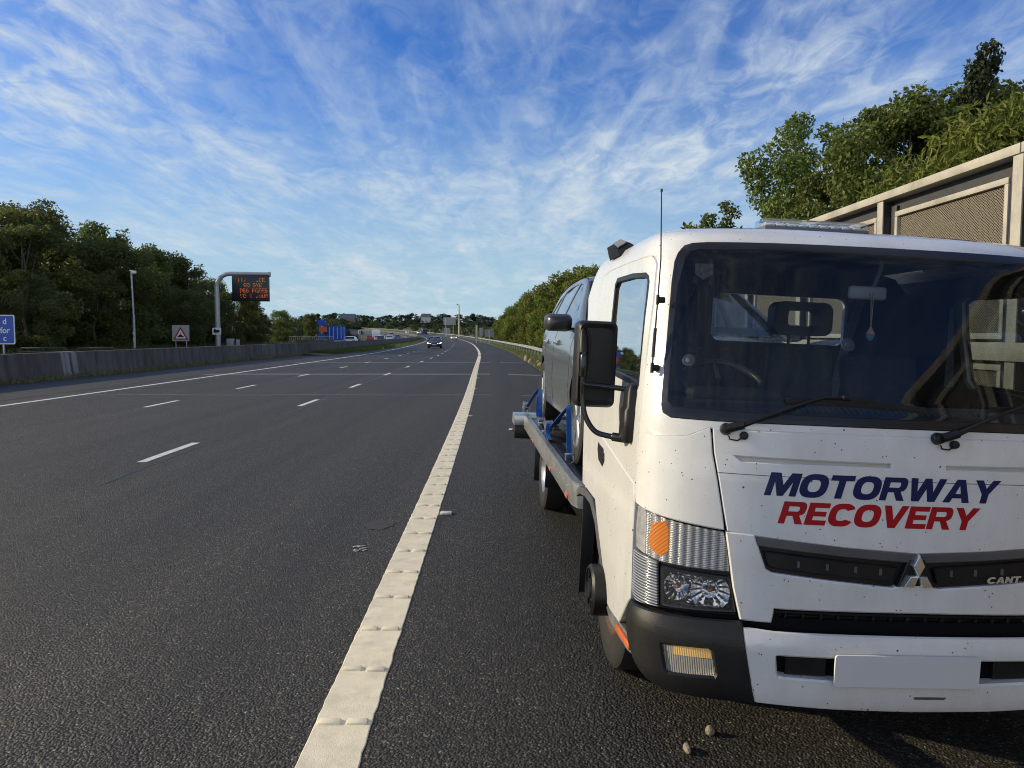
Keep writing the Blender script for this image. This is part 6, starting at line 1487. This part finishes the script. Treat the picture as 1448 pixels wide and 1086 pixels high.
traffic('white car just behind the concrete barrier, nearest on the far carriageway', 'white', -18.4, 112, False)
traffic('dark car first of the bunch on the far carriageway', 'dark', -19.6, 168, False)
traffic('white car of the bunch on the far carriageway, in its outer lane', 'white', -18.7, 182, False)
traffic('silver car of the bunch on the far carriageway', 'silver', -22.2, 190, False)
traffic('red car in the bunch on the far carriageway', 'red', -25.6, 204, False)
traffic('dark blue car in the bunch near the bend', 'blue', -19., 222, False)
traffic('white car entering the bend on the far carriageway', 'white', -22.3, 250, False)
traffic('dark car well round the bend on the far carriageway', 'dark', -22.3, 330, False)
traffic('silver car farthest round the bend', 'silver', -25.8, 390, False)
traffic('white car far off in the outer lane of the bend, coming this way', 'white', -2.2, 400, True, HEADON)
traffic('small white car behind another far off in the bend', 'white', -5.6, 420, True, HEADON)
def lorry(label, cab, box, d, off, toward, L_=8., h=3.6):
    v = P3(d, off); t = thing('traffic_lorry', label, 'lorry', (v.x, v.y, surf_z(d, off)), heading(d)+(0 if toward else math.pi), 'lorries on the motorway')
    mb = MB(); mb.box((0, 1.1, 1.65), (2.3, 2.0, 2.3), .15); mb.build('cab', cab, t); mb = MB(); mb.box((0, .09, 2.1), (2.0, .04, .9), .01); mb.build('windscreen', BLACKGL, t)
    mb = MB(); mb.box((0, 2.4+L_/2-.1, .6+h/2-.2), (2.4, L_, h-.7), .06); mb.build('cargo_box', box, t)
    for y in (1.2, L_, L_-1.2):
        for s_ in (-1, 1): mb = MB(); mb.lathe(tyre_prof(.48, .3, .28), 'x', (s_*1.0, y, .48), 20); mb.lathe([(s_*.1, .28), (s_*.05, 0)], 'x', (s_*1.0, y, .48), 16); mb.build('wheel', RUBBER, t)
    return t
lorry('white box lorry among the cars on the far carriageway', CARPAINT['white'], CARPAINT['white'], 235, -26, False, 5., 3.)
lorry('dark van-bodied lorry on the far carriageway before the bend', CARPAINT['dark'], CARPAINT['dark'], 158, -24.4, False, 3.4, 2.6)
lorry('dark lorry far off in the bend, coming this way', CARPAINT['blue'], CARPAINT['dark'], 380, -1.8, True, 6., 3.2)
# ================================================================== camera, light, sky
F_PX = 1045.; PITCH = math.atan((543-474)/F_PX)
cam = bpy.data.cameras.new('camera'); co = bpy.data.objects.new('camera', cam); COL.objects.link(co)
co.location = (0, 0, 1.65); co.rotation_euler = (math.pi/2-PITCH, 0, 0)
cam.sensor_width = 36; cam.lens = 36*F_PX/1448; cam.clip_end = 6000; cam.clip_start = .05
S.camera = co
ELEV = R(20.5); AZ = math.atan2(.12, 1.0)         # sun over the left-hand trees, a little beyond the truck
sd = Vector((-math.cos(ELEV)*math.cos(AZ), math.cos(ELEV)*math.sin(AZ), math.sin(ELEV)))
sl = bpy.data.lights.new('sun', 'SUN'); sl.energy = 3.1; sl.angle = R(.5); sl.color = (1., .83, .52)
so = bpy.data.objects.new('sun', sl); COL.objects.link(so); so.rotation_euler = (-sd).to_track_quat('-Z', 'Y').to_euler(); so.location = (-60, 10, 40)
w = bpy.data.worlds.new('World'); S.world = w; w.use_nodes = True
nt = w.node_tree; bg = nt.nodes['Background']
sky = N(nt, 'ShaderNodeTexSky', sky_type='NISHITA', sun_disc=False, sun_elevation=ELEV, sun_rotation=math.atan2(sd.x, sd.y), altitude=50, air_density=1.15, dust_density=.6, ozone_density=3.0)
tc = N(nt, 'ShaderNodeTexCoord'); sep = N(nt, 'ShaderNodeSeparateXYZ'); L(nt, tc.outputs['Generated'], sep.inputs[0])
zc = N(nt, 'ShaderNodeMath', operation='MAXIMUM', i_1=.015); L(nt, sep.outputs[2], zc.inputs[0])
za = N(nt, 'ShaderNodeMath', operation='ADD', i_1=.10); L(nt, zc.outputs[0], za.inputs[0])
dx = N(nt, 'ShaderNodeMath', operation='DIVIDE'); L(nt, sep.outputs[0], dx.inputs[0]); L(nt, za.outputs[0], dx.inputs[1])
dy = N(nt, 'ShaderNodeMath', operation='DIVIDE'); L(nt, sep.outputs[1], dy.inputs[0]); L(nt, za.outputs[0], dy.inputs[1])
cmb = N(nt, 'ShaderNodeCombineXYZ'); L(nt, dx.outputs[0], cmb.inputs[0]); L(nt, dy.outputs[0], cmb.inputs[1])
def cloud(scale, rot, sx, sy, lo, hi, det=9., dist=.6, off=(0, 0, 0)):
    mp = N(nt, 'ShaderNodeMapping'); mp.inputs['Rotation'].default_value = (0, 0, R(rot)); mp.inputs['Scale'].default_value = (sx, sy, 1); mp.inputs['Location'].default_value = off
    L(nt, cmb.outputs[0], mp.inputs[0])
    n = N(nt, 'ShaderNodeTexNoise', i_Scale=scale, i_Detail=det, i_Roughness=.58, i_Distortion=dist); L(nt, mp.outputs[0], n.inputs['Vector'])
    r = N(nt, 'ShaderNodeMapRange', interpolation_type='SMOOTHSTEP'); r.inputs[1].default_value = lo; r.inputs[2].default_value = hi; L(nt, n.outputs[0], r.inputs[0]); return r.outputs[0]
c1 = cloud(1.1, 18, 1., .8, .36, .70, 9., .5, (3.1, 1.7, 0))        # where the veil is thick or thin
c2 = cloud(4.2, -38, 1., .34, .40, .66, 14., .8, (1.3, 4.2, 0))    # combed-out fibres
c3 = cloud(9., 20, 1., .55, .38, .66, 12., 1.0, (.4, 2.2, 0))       # mottling
c4_ = cloud(2.2, 62, 1., .30, .50, .70, 14., 1.2, (7.4, .2, 0))    # crossing wisps
a1 = N(nt, 'ShaderNodeMath', operation='MULTIPLY_ADD', i_1=.55); L(nt, c2, a1.inputs[0])
b1 = N(nt, 'ShaderNodeMath', operation='MULTIPLY', i_1=.45); L(nt, c3, b1.inputs[0]); L(nt, b1.outputs[0], a1.inputs[2])
b2 = N(nt, 'ShaderNodeMath', operation='MULTIPLY_ADD', i_1=.75, i_2=.25); L(nt, c1, b2.inputs[0])
a2 = N(nt, 'ShaderNodeMath', operation='MULTIPLY'); L(nt, a1.outputs[0], a2.inputs[0]); L(nt, b2.outputs[0], a2.inputs[1])
a3 = N(nt, 'ShaderNodeMath', operation='MULTIPLY_ADD', i_1=.35); L(nt, c4_, a3.inputs[0]); L(nt, a2.outputs[0], a3.inputs[2])
a4 = N(nt, 'ShaderNodeMath', operation='MULTIPLY_ADD', i_1=.18); L(nt, c1, a4.inputs[0]); L(nt, a3.outputs[0], a4.inputs[2])
cm = N(nt, 'ShaderNodeMath', operation='MULTIPLY', i_1=.90, use_clamp=True); L(nt, a4.outputs[0], cm.inputs[0])
# deeper blue overhead, pale haze at the horizon, unseen bright cloud bank added behind the camera to light the truck front
tint = N(nt, 'ShaderNodeMixRGB', blend_type='MULTIPLY'); tint.inputs[0].default_value = 1; L(nt, sky.outputs[0], tint.inputs[1]); tint.inputs[2].default_value = (.26, .53, 1.0, 1)
hz = N(nt, 'ShaderNodeMapRange', interpolation_type='SMOOTHSTEP'); hz.inputs[1].default_value = -.02; hz.inputs[2].default_value = .36; hz.inputs[3].default_value = .95; hz.inputs[4].default_value = 0.; L(nt, sep.outputs[2], hz.inputs[0])
hm = N(nt, 'ShaderNodeMixRGB'); L(nt, hz.outputs[0], hm.inputs[0]); L(nt, tint.outputs[0], hm.inputs[1]); hm.inputs[2].default_value = (2.9, 4.1, 4.8, 1)
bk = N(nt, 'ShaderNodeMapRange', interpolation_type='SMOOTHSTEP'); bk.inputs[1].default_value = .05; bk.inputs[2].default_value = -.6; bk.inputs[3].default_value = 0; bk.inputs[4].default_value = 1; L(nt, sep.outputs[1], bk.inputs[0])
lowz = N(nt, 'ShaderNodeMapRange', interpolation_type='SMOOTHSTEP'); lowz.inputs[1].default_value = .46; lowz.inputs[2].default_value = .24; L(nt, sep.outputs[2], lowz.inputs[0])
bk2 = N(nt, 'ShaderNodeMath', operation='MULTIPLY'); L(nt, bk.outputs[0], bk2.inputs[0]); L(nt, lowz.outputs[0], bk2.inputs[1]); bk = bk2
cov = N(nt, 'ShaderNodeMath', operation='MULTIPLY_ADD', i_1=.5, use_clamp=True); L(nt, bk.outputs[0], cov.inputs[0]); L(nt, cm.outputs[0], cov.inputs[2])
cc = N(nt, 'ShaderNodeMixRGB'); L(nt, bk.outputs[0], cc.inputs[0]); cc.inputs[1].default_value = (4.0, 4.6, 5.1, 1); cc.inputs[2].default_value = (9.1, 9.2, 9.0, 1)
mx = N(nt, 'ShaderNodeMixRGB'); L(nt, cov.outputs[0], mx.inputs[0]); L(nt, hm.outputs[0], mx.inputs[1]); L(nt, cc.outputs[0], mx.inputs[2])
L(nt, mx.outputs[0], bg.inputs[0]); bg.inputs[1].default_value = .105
S.view_settings.view_transform = 'Standard'; S.view_settings.look = 'None'; S.view_settings.gamma = 1; S.view_settings.exposure = .56
S.view_settings.use_curve_mapping = False
S.render.engine = 'CYCLES'
cy = S.cycles; cy.max_bounces = 8; cy.transparent_max_bounces = 16; cy.diffuse_bounces = 3; cy.glossy_bounces = 4; cy.caustics_reflective = False; cy.caustics_refractive = False
cy.use_denoising = True; cy.filter_width = 1.05; cy.sample_clamp_indirect = 6.
